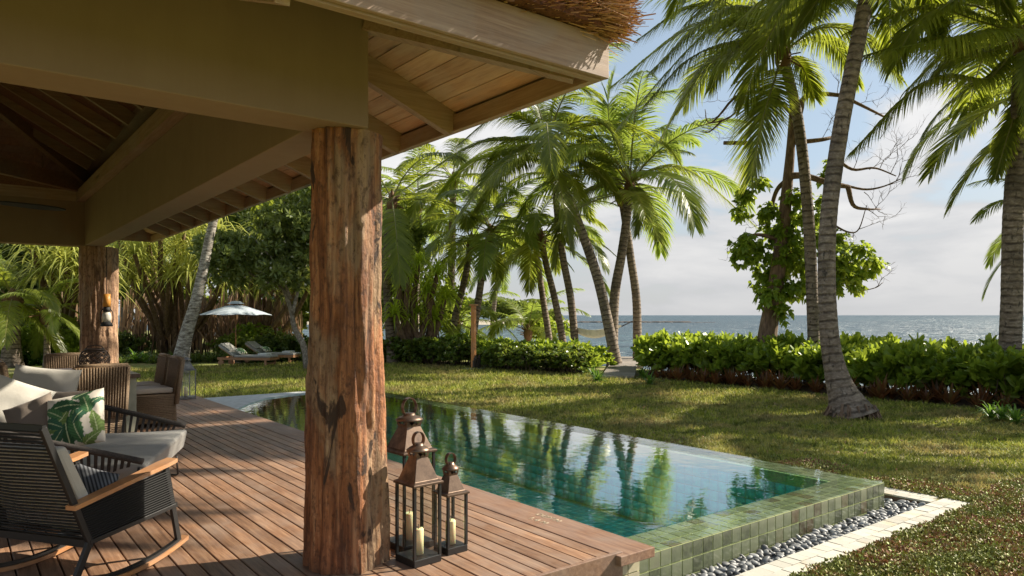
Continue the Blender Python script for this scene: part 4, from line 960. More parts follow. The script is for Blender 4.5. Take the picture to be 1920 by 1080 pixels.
def lounger(label, loc, rz):
    t = thing('sun_lounger', label, 'sun lounger', loc, rz, 'teak sun loungers under the umbrella')
    for s in (-1,1): MB().box((-1.0,s*.33-.02,.22),(1.0,s*.33+.02,.31)).build('side_rail', M['teak2'], t)
    MB().box((.96,-.309,.22),(1.0,.309,.31)).build('end_rail', M['teak2'], t); MB().box((-1.0,-.309,.22),(-.96,.309,.31)).build('end_rail', M['teak2'], t)
    for k in range(12): MB().box((-.38+k*.112,-.305,.285),(-.38+k*.112+.085,.305,.305)).build('slat', M['teak2'], t)
    for s in (-1,1): MB().box((.80,s*.33-.03,0),(.87,s*.33+.03,.219)).build('leg', M['teak2'], t)
    MB().box((.80,-.299,.08),(.86,.299,.12)).build('stretcher', M['teak2'], t)
    for s in (-1,1):
        w_ = MB(); w_.tube([(-.86,s*.33-.03,.11),(-.86,s*.33+.03,.11)], .11, 18); w_.build('wheel', M['teak2'], t)
        MB().box((-.90,s*.30-.015,.10),(-.82,s*.30+.015,.22)).build('wheel_bracket', M['teak2'], t)
    c = MB(); c.box((-.38,-.31,.315),(.98,.31,.385)); c.build('mattress', M['lounge'], t, bevel=.015)
    c = MB(); c.bar((-.40,0,.36),(-.98,0,.74), .62, .07); c.build('back_mattress', M['lounge'], t, bevel=.015)
    c = MB(); c.bar((-.55,0,.535),(-.93,0,.79), .56, .05); c.build('headrest', M['lounge'], t, bevel=.015)
    c = MB(); c.bar((-.40,0,.32),(-.96,0,.67), .60, .03); c.build('back_frame', M['teak2'], t)
    return t
LR = math.atan2(-.40, .92)
dirv = (RT*.985 - FW*.17).normalized(); lrz = math.atan2(dirv.y, dirv.x)
l1 = P(466, 685, 25.6); l2 = P(512, 677, 27.3)
L1 = lounger('nearer teak sun lounger with grey mattress, cushion and raised back on the lawn', (l1.x, l1.y, GZ), lrz)
L2 = dup(L1, (l2.x, l2.y, GZ), lrz, 1, 'farther teak sun lounger with grey mattress, partly behind the nearer one')
for l_, nme in ((l1, 'nearer'), (l2, 'farther')):
    q = Vector((l_.x, l_.y, GZ)) + dirv*(-.30) + Vector((0,0,.52))
    cushion('cushion', 'small green leaf print cushion on the %s sun lounger' % nme, 'cushion', q, (R(-55), 0, lrz+R(90)), .46, .30, .14, M['print'], 3, None, True, 40)
    q = Vector((l_.x, l_.y, GZ)) + dirv*(.62) + Vector((0,0,.3855))
    tw = thing('towel', 'folded pale towel on the foot of the %s sun lounger' % nme, 'towel', q, lrz)
    for k in range(3): MB().box((-.16,-.2,k*.022),(.16,.2,k*.022+.02)).build('fold', M['bluegrey'], tw, bevel=.006)
# ================================================================== PALMS
def leaf_strip(pts, wv, ws, V, F3, F4):
    n0 = len(V)
    for p, w_ in zip(pts[:-1], ws):
        V.append(p-wv*w_); V.append(p+wv*w_)
    V.append(pts[-1]); n = len(pts)-1
    for k in range(n-1): F4.append((n0+2*k, n0+2*k+1, n0+2*k+3, n0+2*k+2))
    F3.append((n0+2*(n-1), n0+2*(n-1)+1, n0+2*n))
def frond_mesh(curve, npairs, leaf_len, droop, seed, mat, segs=3, width=.021, start=.16, r0=.032, ragged=.0, twist=0):
    """curve: list of Vectors, world-up is +Z; returns mesh"""
    rg = random.Random(seed); V = []; F3 = []; F4 = []; N = len(curve); Z = Vector((0,0,1))
    def at(s):
        u = s*(N-1); k = min(int(u), N-2); t = u-k; return curve[k].lerp(curve[k+1], t), (curve[min(k+2,N-1)]-curve[max(k-0,0)]).normalized()
    for i in range(npairs):
        s = start+(1-start)*(i+.5)/npairs; p, T_ = at(min(s,.999))
        S = T_.cross(Z)
        if S.length < .05: S = T_.cross(Vector((0,1,0)))
        S.normalize(); U = S.cross(T_)
        sp = (s-start)/(1-start); prof = (math.sin(math.pi*min(1,(sp*.86+.10)))**.55)
        for sd in (-1, 1):
            if rg.random() < ragged: continue
            a = R(28+38*sp+rg.gauss(0,4)); l = leaf_len*prof*rg.uniform(.88,1.08)
            d0 = (S*sd*math.cos(a) + T_*math.sin(a) + U*(.22-.1*sp)).normalized()
            pts = [p+S*sd*.01]; q = pts[0]; dr = droop*rg.uniform(.8,1.25)
            for k in range(segs):
                d = (d0 + Vector((0,0,-1))*dr*((k+.6)/segs)**1.25*2.0).normalized(); q = q+d*l/segs; pts.append(q)
            wv = (T_ - d0*T_.dot(d0)).normalized()
            wv = (wv + Vector((0,0,rg.gauss(0,.25)))).normalized()
            leaf_strip(pts, wv, [width*.55]+[width*(1.05-.35*k) for k in range(segs-1)], V, F3, F4)
    # rachis
    mb = MB(); step = max(1, (N-1)//9); cpts = curve[::step]
    if cpts[-1] != curve[-1]: cpts = cpts+[curve[-1]]
    mb.tube(cpts, [r0*(1-.82*(i/(len(cpts)-1))**.8) for i in range(len(cpts))], 5)
    n0 = len(V); vv = [tuple(v) for v in V] + mb.v
    me = bpy.data.meshes.new('frond'); fs = F4+F3+[tuple(n0+i for i in f) for f in mb.f]
    me.from_pydata(vv, [], fs); me.materials.append(mat); me.materials.append(M['rachis'])
    idx = [0]*(len(F4)+len(F3))+[1]*len(mb.f); me.polygons.foreach_set('material_index', idx); me.update(); return me
def frond_curve(e0, L, bend, n=24):
    p = Vector((0,0,0)); out = [p.copy()]
    for i in range(n-1):
        s = (i+.5)/(n-1); a = R(e0)-R(bend)*s**1.3; p = p+Vector((math.cos(a),0,math.sin(a)))*L/(n-1); out.append(p.copy())
    return out
LIB = {}
def lib(e0, tone, lod):
    key = (e0, tone, lod)
    if key not in LIB:
        bend = 70 if e0 > 40 else (75 if e0 > 5 else 45)
        if e0 < -30: bend = 30
        npair = {0: 84, 1: 58}[lod]; LIB[key] = frond_mesh(frond_curve(e0, 1.0*4.5, bend*1.12), npair, 1.08, .50 if e0 > 0 else .32, hash(key) % 9999 if False else e0*7+lod*3+len(tone), M[tone], 3, .024 if lod == 0 else .032)
    return LIB[key]
def trunk_part(parent, pts, r0, r1, flare=1.5, mat='bark', seg=16, ringed=True):
    L = sum((pts[i+1]-pts[i]).length for i in range(len(pts)-1)); n = max(30, int(L/.05)); sp = spline(pts, n); rad = []
    acc = 0
    for i, p in enumerate(sp):
        if i: acc += (p-sp[i-1]).length
        t = i/(n-1); r = r0+(r1-r0)*t**.8; r *= 1+(flare-1)*math.exp(-acc/.42)
        if ringed: ph = (acc*6.5) % 1; r *= 1+.035*(1-ph) + .012*noise.noise(p*3)
        else: r *= 1+.10*noise.noise(p*1.7)
        rad.append(r)
    o = MB().tube([p-parent.location for p in sp], rad, seg).build('trunk', M[mat], parent); return o
def crown_base(parent, c, r=.2, seed=0):
    rg = random.Random(seed); mb = MB(); c = Vector(c)
    mb.lathe(tuple(c-Vector((0,0,.35))), [(r*.7,0),(r*1.05,.2),(r*1.1,.4),(r*.6,.6),(r*.2,.8)], 10)
    for k in range(16):
        a = rg.uniform(0,6.28); e = rg.uniform(-.6,1.0); d = Vector((math.cos(a)*math.cos(e), math.sin(a)*math.cos(e), math.sin(e)))
        mb.bar(c+d*.08, c+d*rg.uniform(.3,.6), .05, .02)
    mb.build('crown_base', M['fibre'], parent)
def palm(label, pts, r0, r1, n=18, seed=0, heroes=(), tone='frond', lod=0, flare=1.45, size=1.0, emin=-60, emax=82, group=None, az_skip=None, hero_len=.95, name='palm_tree', nuts=0, tmat='bark'):
    pts = [Vector(p) for p in pts]
    if pts[0].z > gz(pts[0].x)+.05: pts = [Vector((pts[0].x, pts[0].y, gz(pts[0].x)-.05))]+(pts if pts[0].z > gz(pts[0].x)+.6 else pts[1:])
    t = thing(name, label, 'palm', tuple(pts[0]), 0, group)
    trunk_part(t, pts, r0, r1, flare, tmat); top = pts[-1]; c = top-pts[0]; crown_base(t, c, max(.19, r1*1.35), seed); rg = random.Random(seed)
    for k in range(n):
        f = (k+.5)/n; e = emax+(emin-emax)*f**.85; e = round((e)/12)*12; az = k*2.39996+seed
        if az_skip and az_skip(az % (2*math.pi), e): continue
        inst('frond', lib(int(e), tone, lod), t, tuple(c+Vector((0,0,.12))), (rg.gauss(0,.06), rg.gauss(0,.06), az), size*rg.uniform(.88,1.1))
    for h in heroes:   # (control px,py,d) , (tip px,py,d), leaf_len, droop, width, (optional extra)
        (c1, c2, tip, ll, dr) = h[:5]
        p0 = Vector(top)+Vector((0,0,.1)); ps = [p0, P(*c1), P(*c2), P(*tip)]
        cur = [p-pts[0] for p in spline(ps, 30)]; L = sum((cur[i+1]-cur[i]).length for i in range(29))
        me = frond_mesh(cur, int(44+L*24), ll*1.25, dr*1.05, seed*31+int(tip[0]), M[h[5] if len(h) > 5 else tone], 4, .019, start=h[6] if len(h) > 6 else .14, r0=.038)
        inst('frond', me, t)
    if nuts:
        for k in range(nuts):
            a = rg.uniform(0,6.28); q = c+Vector((math.cos(a)*.28, math.sin(a)*.28, -.35-rg.random()*.2)); MB().lathe(tuple(q), [(.02,-.12),(.09,-.06),(.1,.02),(.05,.11),(.01,.13)], 10).build('coconut', M['leaf_mid'], t)
    return t
def PT(lst): return [P(*a) for a in lst]
# P1 big leaning trunk on lawn
b1 = G(1598, 782, GZ)
p1 = palm('curved palm trunk with flared base rooted in the lawn in front of the right hedge', [b1, P(1568,700,12.85), P(1553,600,12.9), P(1552,430,13.0), P(1575,250,13.1), P(1612,60,13.2), P(1640,-90,13.3), P(1655,-190,13.3)], .165, .125, n=17, seed=3, flare=2.7, size=1.1,
    emin=-25, heroes=[((1520,-150,13.0),(1400,-60,12.7),(1290,40,12.4),.75,.8), ((1600,-120,12.6),(1520,-60,12.0),(1440,40,11.6),.7,.8), ((1560,-90,13.6),(1470,-30,13.9),(1350,70,14.2),.8,.9), ((1580,-60,14),(1540,-10,14.4),(1490,60,14.8),.7,.7), ((1700,-80,13.8),(1740,-20,14.2),(1760,70,14.6),.7,.8), ((1760,-150,13.2),(1840,-60,13.2),(1900,30,13.2),.7,.8)])
for i, (x_, y_, h_, s_) in enumerate([(18.6,3.6,6.6,1.0),(22.0,5.4,7.4,1.05),(20.6,3.2,7.6,1.0)]):
    b_ = Vector((x_, y_, GZ)); palm(['shore palm standing just outside the right edge of the photo', 'second shore palm outside the right edge', 'farthest shore palm outside the right edge', 'fourth shore palm outside the right edge'][i], [b_, b_+Vector((.2,.1,h_*.5)), b_+Vector((-.2,.2,h_))], .2, .15, n=11, seed=200+i, size=s_, emin=-30, lod=1)
rr_ = MB(); rg = random.Random(77)
for k in range(70):
    a = rg.uniform(0, 6.28); r0_ = rg.uniform(.34, .44); r1_ = r0_+rg.uniform(.04, .14)
    rr_.tube([(r0_*.8*math.cos(a), r0_*.8*math.sin(a), rg.uniform(.10,.26)), (r0_*math.cos(a+.03), r0_*math.sin(a+.03), .07), (r1_*math.cos(a+rg.gauss(0,.1)), r1_*math.sin(a+.05), -.02)], [.022,.018,.010], 5)
rr_.build('roots', M['bbark'], p1)['kind'] = 'stuff'
# P2
D2 = 18.5
palm('palm with ringed trunk behind the hedge, crown at top centre right above the bare tree', [P(1527,668,D2), P(1523,560,D2), P(1515,400,D2), P(1497,230,D2), P(1468,105,D2)], .165, .125, n=8, seed=12, size=1.15, emin=30, flare=1.3,
    heroes=[((1400,48,18),(1330,55,17.6),(1165,232,17.2),.95,.85), ((1400,20,18.5),(1290,15,18.6),(1195,75,18.6),.75,.8), ((1390,80,18),(1300,105,17.5),(1215,190,17.2),.85,.9),
            ((1448,165,17.6),(1430,225,17.2),(1408,335,17.0),1.05,.25), ((1500,120,18.8),(1515,150,18.9),(1528,185,19),.65,.4), ((1540,52,18.3),(1620,70,18.2),(1690,150,18.2),.8,.8),
            ((1520,70,19.5),(1570,90,20),(1610,160,20.5),.7,.8), ((1440,40,20),(1380,-20,21),(1290,-10,21.8),.8,.7), ((1500,30,17.6),(1560,-10,17),(1650,40,16.5),.8,.9),
            ((1475,20,19.4),(1480,-40,20),(1500,-60,21),.8,.5), ((1425,70,19.5),(1370,95,20.3),(1330,170,21),.75,.7), ((1480,0,18.0),(1440,-60,17),(1350,0,16),.8,.8), ((1420,30,17),(1340,25,16.3),(1225,130,15.6),.9,.9), ((1400,90,19),(1320,130,19.5),(1240,260,20),.95,.7), ((1420,60,18.8),(1300,50,19.2),(1150,160,19.6),.95,.85)])
# P3
D3 = 14.6
palm('palm trunk at the right edge of the photo with long fronds reaching left', [P(1893,690,D3), P(1897,560,D3), P(1900,400,D3), P(1912,230,D3), P(1920,75,D3)], .215, .165, n=8, seed=5, size=1.15, emin=25, flare=1.35,
    heroes=[((1843,41,14.2),(1730,14,13.8),(1590,60,13.5),.78,.95), ((1830,105,14),(1745,72,13.7),(1600,110,13.2),.75,1.0), ((1850,150,14.3),(1740,150,13.9),(1598,285,13.6),.70,1.0),
            ((1868,93,15),(1800,100,15.5),(1745,150,16),.6,.8), ((1905,200,14.6),(1885,270,14.4),(1866,335,14.2),.42,.35), ((1870,10,14.9),(1800,-30,15.2),(1700,0,15.4),.7,.8),
            ((1900,20,14),(1850,-40,13.2),(1760,20,12.6),.6,.8), ((1935,130,14),(1945,200,13.8),(1950,300,13.6),.6,.5), ((1870,60,13.6),(1790,70,12.9),(1660,95,12.2),.85,1.0), ((1880,0,15.5),(1790,-10,16.2),(1640,30,17),.8,.9), ((1850,60,15),(1780,95,15.6),(1700,170,16.2),.75,.9)])
# right edge low frond of another palm
palm('palm mostly beyond the right edge, only a frond tip showing', [P(1990,690,16), P(1992,600,16), P(1995,470,16), P(1998,420,16)], .2, .15, n=12, seed=8, size=.55, tone='frond_y')
# A
DA = 25
palm('curved ringed palm beside the boardwalk, its trunk sweeping up to the left', [P(1157,682,DA), P(1143,620,DA), P(1120,520,DA), P(1085,420,DA), P(1048,330,DA), P(1027,268,DA)], .195, .14, n=8, seed=21, size=1.05, emin=-5, emax=80, flare=1.2,
    heroes=[((970,262,24.5),(880,275,24),(728,375,23.3),1.1,.55), ((990,278,24),(915,335,23),(815,480,22.4),1.25,.45,'frond_far'), ((1080,228,24.6),(1140,240,24.2),(1178,330,24),1.25,.45),
            ((1085,300,25.5),(1125,325,26),(1165,375,26.5),.8,.7), ((990,225,24),(935,215,23.6),(860,270,23.2),1.0,.6), ((1040,190,25),(1070,160,25),(1120,175,25),.9,.5), ((985,300,26),(940,330,27),(880,420,28),.95,.6),
            ((1060,250,26.5),(1110,270,27.6),(1150,330,28.5),.9,.6), ((1005,190,25.6),(975,150,26),(930,160,26.5),.9,.5), ((1045,330,24.3),(1060,400,24),(1070,470,23.9),.85,.25), ((970,280,27),(880,310,28),(800,400,29),1.0,.6)])
# B + C
DB = 26.5
palm('tall palm right of the curved palm, crown high with bright up-pointing fronds', [P(1148,660,DB), P(1152,560,DB), P(1165,480,DB), P(1175,410,DB), P(1181,350,DB)], .195, .14, n=11, seed=33, size=1.12, emin=5, emax=86, flare=1.2, tone='frond_y',
    heroes=[((1215,322,26),(1290,318,25.5),(1418,425,25),.95,.8,'frond'), ((1178,250,26),(1200,190,25.7),(1262,170,25.5),1.0,.5,'frond_y'), ((1150,260,26.2),(1140,200,26),(1150,140,26),1.0,.4,'frond_y'),
            ((1120,350,27),(1060,400,27.6),(1040,500,28),.9,.5,'frond_far'), ((1210,270,27),(1245,240,27.4),(1270,300,27.8),.9,.6,'frond_y'), ((1140,300,25.8),(1090,290,25.3),(1040,350,25),.9,.6,'frond'), ((1195,360,26),(1200,400,25.8),(1195,440,25.7),.6,.3,'frond_far')])
palm('straighter palm trunk rising right of the hammock into the same crowns', [P(1195,645,27.5), P(1193,560,27.5), P(1182,480,27.5), P(1172,410,27.5), P(1165,370,27.5)], .175, .135, n=9, seed=40, size=0.8, emin=-20, flare=1.25, tone='frond_far', lod=1)
palm('palm trunk with blotched bark left of the hammock', [P(1078,645,28), P(1070,560,28), P(1055,480,28), P(1045,400,28), P(1040,330,28)], .16, .125, n=9, seed=44, size=0.85, emin=-15, flare=1.2, tone='frond', lod=1)
palm('right one of a close pair of ringed palms left of the hammock', [P(1055,640,29), P(1040,560,29), P(1025,500,29), P(1015,450,29)], .155, .12, n=11, seed=47, size=0.8, emin=-25, flare=1.2, tone='frond_y', lod=1)
palm('left one of a close pair of ringed palms left of the hammock', [P(1030,640,30), P(1018,560,30), P(1008,490,30), P(1003,440,30)], .145, .115, n=11, seed=49, size=0.8, emin=-25, flare=1.2, tone='frond', lod=1)
palm('leaning palm left of the orange shower post', [P(838,650,31), P(855,590,31), P(872,520,31), P(884,455,31)], .165, .13, n=13, seed=51, size=0.85, emin=-20, flare=1.2, tone='frond', lod=1)
palm('leaning palm directly behind the orange shower post', [P(880,655,29), P(893,590,29), P(905,510,29), P(919,440,29)], .16, .125, n=13, seed=53, size=0.85, emin=-20, flare=1.2, tone='frond_y', lod=1)
palm('thin pale palm trunk far behind, against the island', [P(921,640,42), P(928,560,42), P(938,490,42)], .15, .115, n=10, seed=57, size=0.7, emin=-30, flare=1.2, tone='frond_y', lod=1)
palm('palm half hidden behind the near log post', [P(738,690,27), P(730,600,27), P(725,480,27), P(735,380,27)], .20, .14, n=7, seed=59, size=.95, emin=-40, tone='frond', lod=1)
# background crowns upper left of palms
for i, (px, py, d, s, tn) in enumerate([(850,340,33,.95,'frond'), (785,385,36,1.0,'frond_y')]):
    palm(['palm crown left of centre just below the eave', 'yellowish palm crown beside the near post'][i],
         [P(px-8,655,d), P(px-4,520,d), P(px,py,d)], .2, .15, n=12, seed=70+i, size=s, emin=-30, tone=tn, lod=1)
# small palms by the water
palm('small young palm with yellow fronds behind the left hedge', [P(990,640,33), P(990,625,33)], .1, .08, n=12, seed=81, size=.75, emin=5, tone='frond_y', lod=1)
palm('short palm with yellow green fronds left of the shower post', [P(858,655,32), P(856,610,32)], .12, .1, n=12, seed=83, size=.75, emin=-20, tone='frond_y', lod=1)
# left coconut palms
palm('young coconut palm at the left edge with a dark trunk', [P(22,660,25), P(22,610,25), P(24,565,25)], .28, .22, n=16, seed=85, size=.62, emin=-45, tone='frond', lod=0)
palm('small palm with brown drooping fronds left of the far log post', [P(88,640,25), P(86,590,25)], .1, .08, n=10, seed=87, size=.42, emin=-35, tone='frond_y', lod=1)
palm('palm crown rising behind the pandanus thicket', [P(300,640,40), P(300,430,40)], .2, .17, n=16, seed=89, size=1.1, emin=-40, tone='frond_y', lod=1)
# leaning trunk behind chairs
b = P(333, 690, 21.5); b.z = GZ
palm('pale leaning palm trunk behind the dining chairs, crown hidden by the roof', [b, P(348,632,21.5), P(366,570,21.5), P(380,510,21.6), P(392,450,21.7), P(405,390,21.8), P(420,300,22)], .21, .10, n=12, seed=90, size=.9, emin=0, flare=1.7, tmat='pbark')

# ================================================================== BROADLEAF TREES, SHRUBS
def rosettes(cent, dirs, nleaf, L, Wd, seed, spread=.9, fold=.12, segs=2, jitter=.2, taper='obov', droop=.0):
    """numpy leaf rosettes. returns V,F(quads)"""
    rg = np.random.default_rng(seed); n = len(cent); N = n*nleaf
    c = np.repeat(cent, nleaf, 0); d = np.repeat(dirs, nleaf, 0)
    ref = np.where(np.abs(d[:, 2:3]) < .9, np.array([[0,0,1.]]), np.array([[1.,0,0]])); a = np.cross(d, ref); a /= np.linalg.norm(a, axis=1)[:, None]; b = np.cross(d, a)
    ph = (np.tile(np.arange(nleaf), n)*2.39996 + np.repeat(rg.random(n)*6.28, nleaf)); el = rg.uniform(.15, spread, N)*1.35
    out = a*np.cos(ph)[:, None] + b*np.sin(ph)[:, None]
    ld = out*np.sin(el)[:, None] + d*np.cos(el)[:, None] + rg.normal(0, jitter, (N, 3))*.5; ld /= np.linalg.norm(ld, axis=1)[:, None]
    sd = np.cross(ld, d + rg.normal(0, .3, (N, 3))); sd /= (np.linalg.norm(sd, axis=1)[:, None]+1e-9)
    l = L*rg.uniform(.65, 1.15, N)[:, None]; w_ = Wd*rg.uniform(.8, 1.15, N)[:, None]; g_ = np.array([[0,0,-1.]])
    p0 = c; p1 = c + ld*l*.55 + g_*droop*l*.12; p2 = c + ld*l + g_*droop*l*.55
    nrm = np.cross(sd, ld)
    if taper == 'obov': ws = (.25, 1.0, .45)
    elif taper == 'strap': ws = (.8, 1.0, .12)
    else: ws = (.3, 1.0, .1)
    up_ = nrm*fold*w_*2
    V = np.stack([p0-sd*w_*ws[0], p0+sd*w_*ws[0], p1-sd*w_*ws[1]+up_, p1+sd*w_*ws[1]+up_, p2-sd*w_*ws[2], p2+sd*w_*ws[2]], 1).reshape(-1, 3)
    i = np.arange(N)[:, None]*6; F = np.concatenate([i+np.array([[0,1,3,2]]), i+np.array([[2,3,5,4]])], 0)
    return V, F
def crown_pts(lobes, n, seed, shell=.35):
    rg = np.random.default_rng(seed); C_ = []; Dv = []
    vol = np.array([l[3]**2 for l in lobes]); vol = vol/vol.sum()
    for l, v in zip(lobes, vol):
        k = max(3, int(n*v)); u = rg.normal(0, 1, (k, 3)); u /= np.linalg.norm(u, axis=1)[:, None]
        r = l[3]*(1-shell*rg.random(k)**1.2)*(1+.22*np.sin(u[:, 0]*5+l[0])*np.cos(u[:, 1]*4+l[1])); c = np.array(l[:3])+u*r[:, None]*np.array([[1,1,l[4] if len(l) > 4 else .8]])
        C_.append(c); dd_ = u + rg.normal(0, .35, (k, 3)) + np.array([[0,0,.45]]); Dv.append(dd_/np.linalg.norm(dd_, axis=1)[:, None])
    return np.concatenate(C_), np.concatenate(Dv)
def tree(label, base, trunk_paths, lobes, n, nleaf, L, Wd, mat, seed, cat='tree', name='tree', tmat='gbark', taper='leaf', flowers=0, group=None, rad=.12):
    base = Vector(base); base.z = min(base.z, gz(base.x)) if base.x < 60 else base.z; t = thing(name, label, cat, tuple(base), 0, group); mb = MB()
    for ps, r0, r1 in trunk_paths:
        sp = spline([Vector(p)-base for p in ps], 14); mb.tube(sp, [r0+(r1-r0)*i/13 for i in range(14)], 9)
    if trunk_paths: mb.build('trunk', M[tmat], t)
    lb = [(l[0]-base.x, l[1]-base.y, l[2]-base.z, *l[3:]) for l in lobes]
    c, d = crown_pts(lb, n, seed); V, F = rosettes(c, d, nleaf, L, Wd, seed, taper=taper, spread=1.1)
    npobj('crown', V, F, M[mat], t)
    if flowers:
        c2, d2 = crown_pts(lb, flowers, seed+9, shell=.1); V, F = rosettes(c2, d2, 5, .06, .028, seed+1, taper='obov'); npobj('blossom', V, F, M['white_fl'], t)
    return t
def lobeset(px, py, d, rx, ry, n, r, seed):
    rg = random.Random(seed); out = []
    for i in range(n):
        a = rg.uniform(0, 6.28); q = math.sqrt(rg.random()); p = P(px+rx*q*math.cos(a), py+ry*q*math.sin(a), d+rg.uniform(-1,1)*r*1.2); out.append((p.x, p.y, p.z, r*rg.uniform(.65,1.15), .8))
    return out
# frangipani
fb = P(576, 692, 23.6); fb.z = GZ
def PP(a, b, c): return P(a, b, c)
tree('frangipani tree with dark leaves and white flowers beside the umbrella', fb,
     [([fb, PP(570,650,23.6), PP(552,615,23.6), PP(545,580,23.6), PP(530,540,23.5), PP(500,500,23.4)], .12, .04), ([PP(548,590,23.6), PP(560,540,23.7), PP(575,490,23.8)], .07, .03), ([fb, PP(590,640,23.6), PP(583,580,23.7), PP(590,500,23.8)], .09, .03), ([PP(530,540,23.5), PP(480,520,23.2), PP(430,480,23)], .05, .02), ([PP(545,560,23.5), PP(520,500,23.2), PP(470,440,23)], .05, .02)],
     lobeset(500,465,23.2,95,75,22,.62,1)+lobeset(580,430,23.6,60,80,12,.6,2)+lobeset(415,490,22.8,40,30,6,.5,3), 1750, 8, .25, .038, 'leaf_frangi', 5, flowers=90)
tree('dark leafy tree directly behind the near log post', P(745,690,30), [([P(745,690,30), P(742,600,30), P(750,500,30)], .15, .08)], lobeset(748,470,30,28,80,12,.8,4), 1100, 9, .22, .04, 'leaf_mid', 6)
tree('light green shrub behind the weeping shrub by the water', P(840,665,33), [([P(840,665,33), P(842,560,33)], .1, .05)], lobeset(835,560,33,25,40,8,.7,8), 700, 8, .16, .05, 'leaf_bright', 8, cat='shrub', name='shrub')
tree('low rounded sea grape bush between the centre trunks', P(1030,640,34), [([P(1030,640,34), P(1030,600,34)], .08, .04)], lobeset(1030,615,34,40,15,6,.5,9), 350, 8, .16, .05, 'leaf_bright', 9, cat='bush', name='bush')
# pandanus thicket: heads with long drooping straps, roots hanging
def pandanus(label, base, heads, seed, roots=120, spread=2.0, nl=46, mat='pandan', Lk=1.0):
    rg = random.Random(seed); base = Vector(base); t = thing('pandanus', label, 'pandanus', tuple(base)); mb = MB(); V = []; F3 = []; F4 = []
    for h in heads:
        hp = Vector(h)-base; mb.tube(spline([Vector((rg.uniform(-.6,.6), rg.uniform(-.6,.6), 0)), hp*.5+Vector((rg.uniform(-.3,.3), 0, -.2)), hp], 10), [.14-.006*i for i in range(10)], 7)
        for k in range(nl):
            az = k*2.39996+rg.random()*.3; el = R(85-90*(k/nl)**.9); L = rg.uniform(1.2,2.0); d = Vector((math.cos(az)*math.cos(el), math.sin(az)*math.cos(el), math.sin(el))); q = hp+d*.08; pts = [q]; L *= .95*Lk
            sd = d.cross(Vector((0,0,1))).normalized() if d.length else Vector((1,0,0))
            for s in range(6):
                dd_ = (d+Vector((0,0,-1))*(.05+.42*s*.75)).normalized(); q = q+dd_*L/6; pts.append(q)
            leaf_strip(pts, sd, [.030,.038,.036,.030,.022,.012], V, F3, F4)
    mb.build('branches', M['bbark'], t)
    me = bpy.data.meshes.new('foliage'); me.from_pydata([tuple(v) for v in V], [], F4+F3); me.materials.append(M[mat]); inst('foliage', me, t)
    if roots:
        V = []; F3 = []; F4 = []; rb = MB()
        for k in range(roots):
            a = rg.uniform(0,6.28); r = spread*math.sqrt(rg.random()); p = RT*(r*math.cos(a)*1.2)+FW*(r*math.sin(a)*.5); z = rg.uniform(1.6,3.0)
            q = p+RT*rg.gauss(0,.25)
            if k % 3 == 0: rb.tube([Vector((p.x*.8,p.y*.8,z)), Vector(((p.x+q.x)/2,(p.y+q.y)/2,z*.5)), Vector((q.x,q.y,-.02))], rg.uniform(.015,.04), 5)
            else:
                pts = [Vector((p.x,p.y,z)), Vector((p.x*1.02,p.y*1.02,z*.66)), Vector((q.x,q.y,z*.33)), Vector((q.x,q.y,rg.uniform(0,.5)))]
                leaf_strip(pts, (RT+FW*rg.gauss(0,.5)).normalized(), [rg.uniform(.02,.04)]*3, V, F3, F4)
        rb.build('prop_roots', M['bbark'], t); me = bpy.data.meshes.new('dead_leaves'); me.from_pydata([tuple(v) for v in V], [], F4+F3); me.materials.append(M['deadleaf']); inst('dead_leaves', me, t)
    return t
pb = P(330, 668, 31); pb.z = GZ
rg = random.Random(2)
pandanus('large pandanus with drooping strap leaves over brown prop roots, left of the umbrella', pb, [P(a+rg.uniform(-8,8), b_+rg.uniform(-8,8), 28.2+rg.uniform(-.6,1.2)) for a, b_ in [(245,470),(285,455),(330,470),(375,460),(265,505),(310,515),(355,515),(400,500),(225,440),(300,420),(350,425),(400,440),(430,470),(240,520),(425,525),(340,490)]], 3, 300, 2.0, 64)
pb = P(785, 680, 27.5); pb.z = GZ
pandanus('lime green pandanus with arching narrow leaves left of the leaning palms', pb, [P(a, b_, 26.5+rg.uniform(-.8,.8)) for a, b_ in [(745,500),(785,495),(820,515),(755,545),(800,550),(835,560),(740,590),(780,590),(815,600),(765,520)]], 9, 30, .6, 60, 'leaf_lime', .62)
pb = P(478, 668, 32.5); pb.z = GZ
pandanus('pandanus thicket behind the umbrella with pale leaning roots', pb, [P(a, b_, 30.5+rg.uniform(-.6,.8)) for a, b_ in [(470,480),(520,520),(560,540),(500,430),(560,470),(450,520),(490,540),(530,480),(590,520)]], 4, 190, 1.8, 56)
pb = P(120, 660, 30); pb.z = GZ
pandanus('pandanus with a tall fountain of green straps left of the far log post', pb, [P(a, b_, 25.5+rg.uniform(-.5,.8)) for a, b_ in [(60,470),(75,520),(120,490),(160,470),(95,510),(145,530),(178,500),(130,460),(185,540)]], 5, 40, .8, 60)
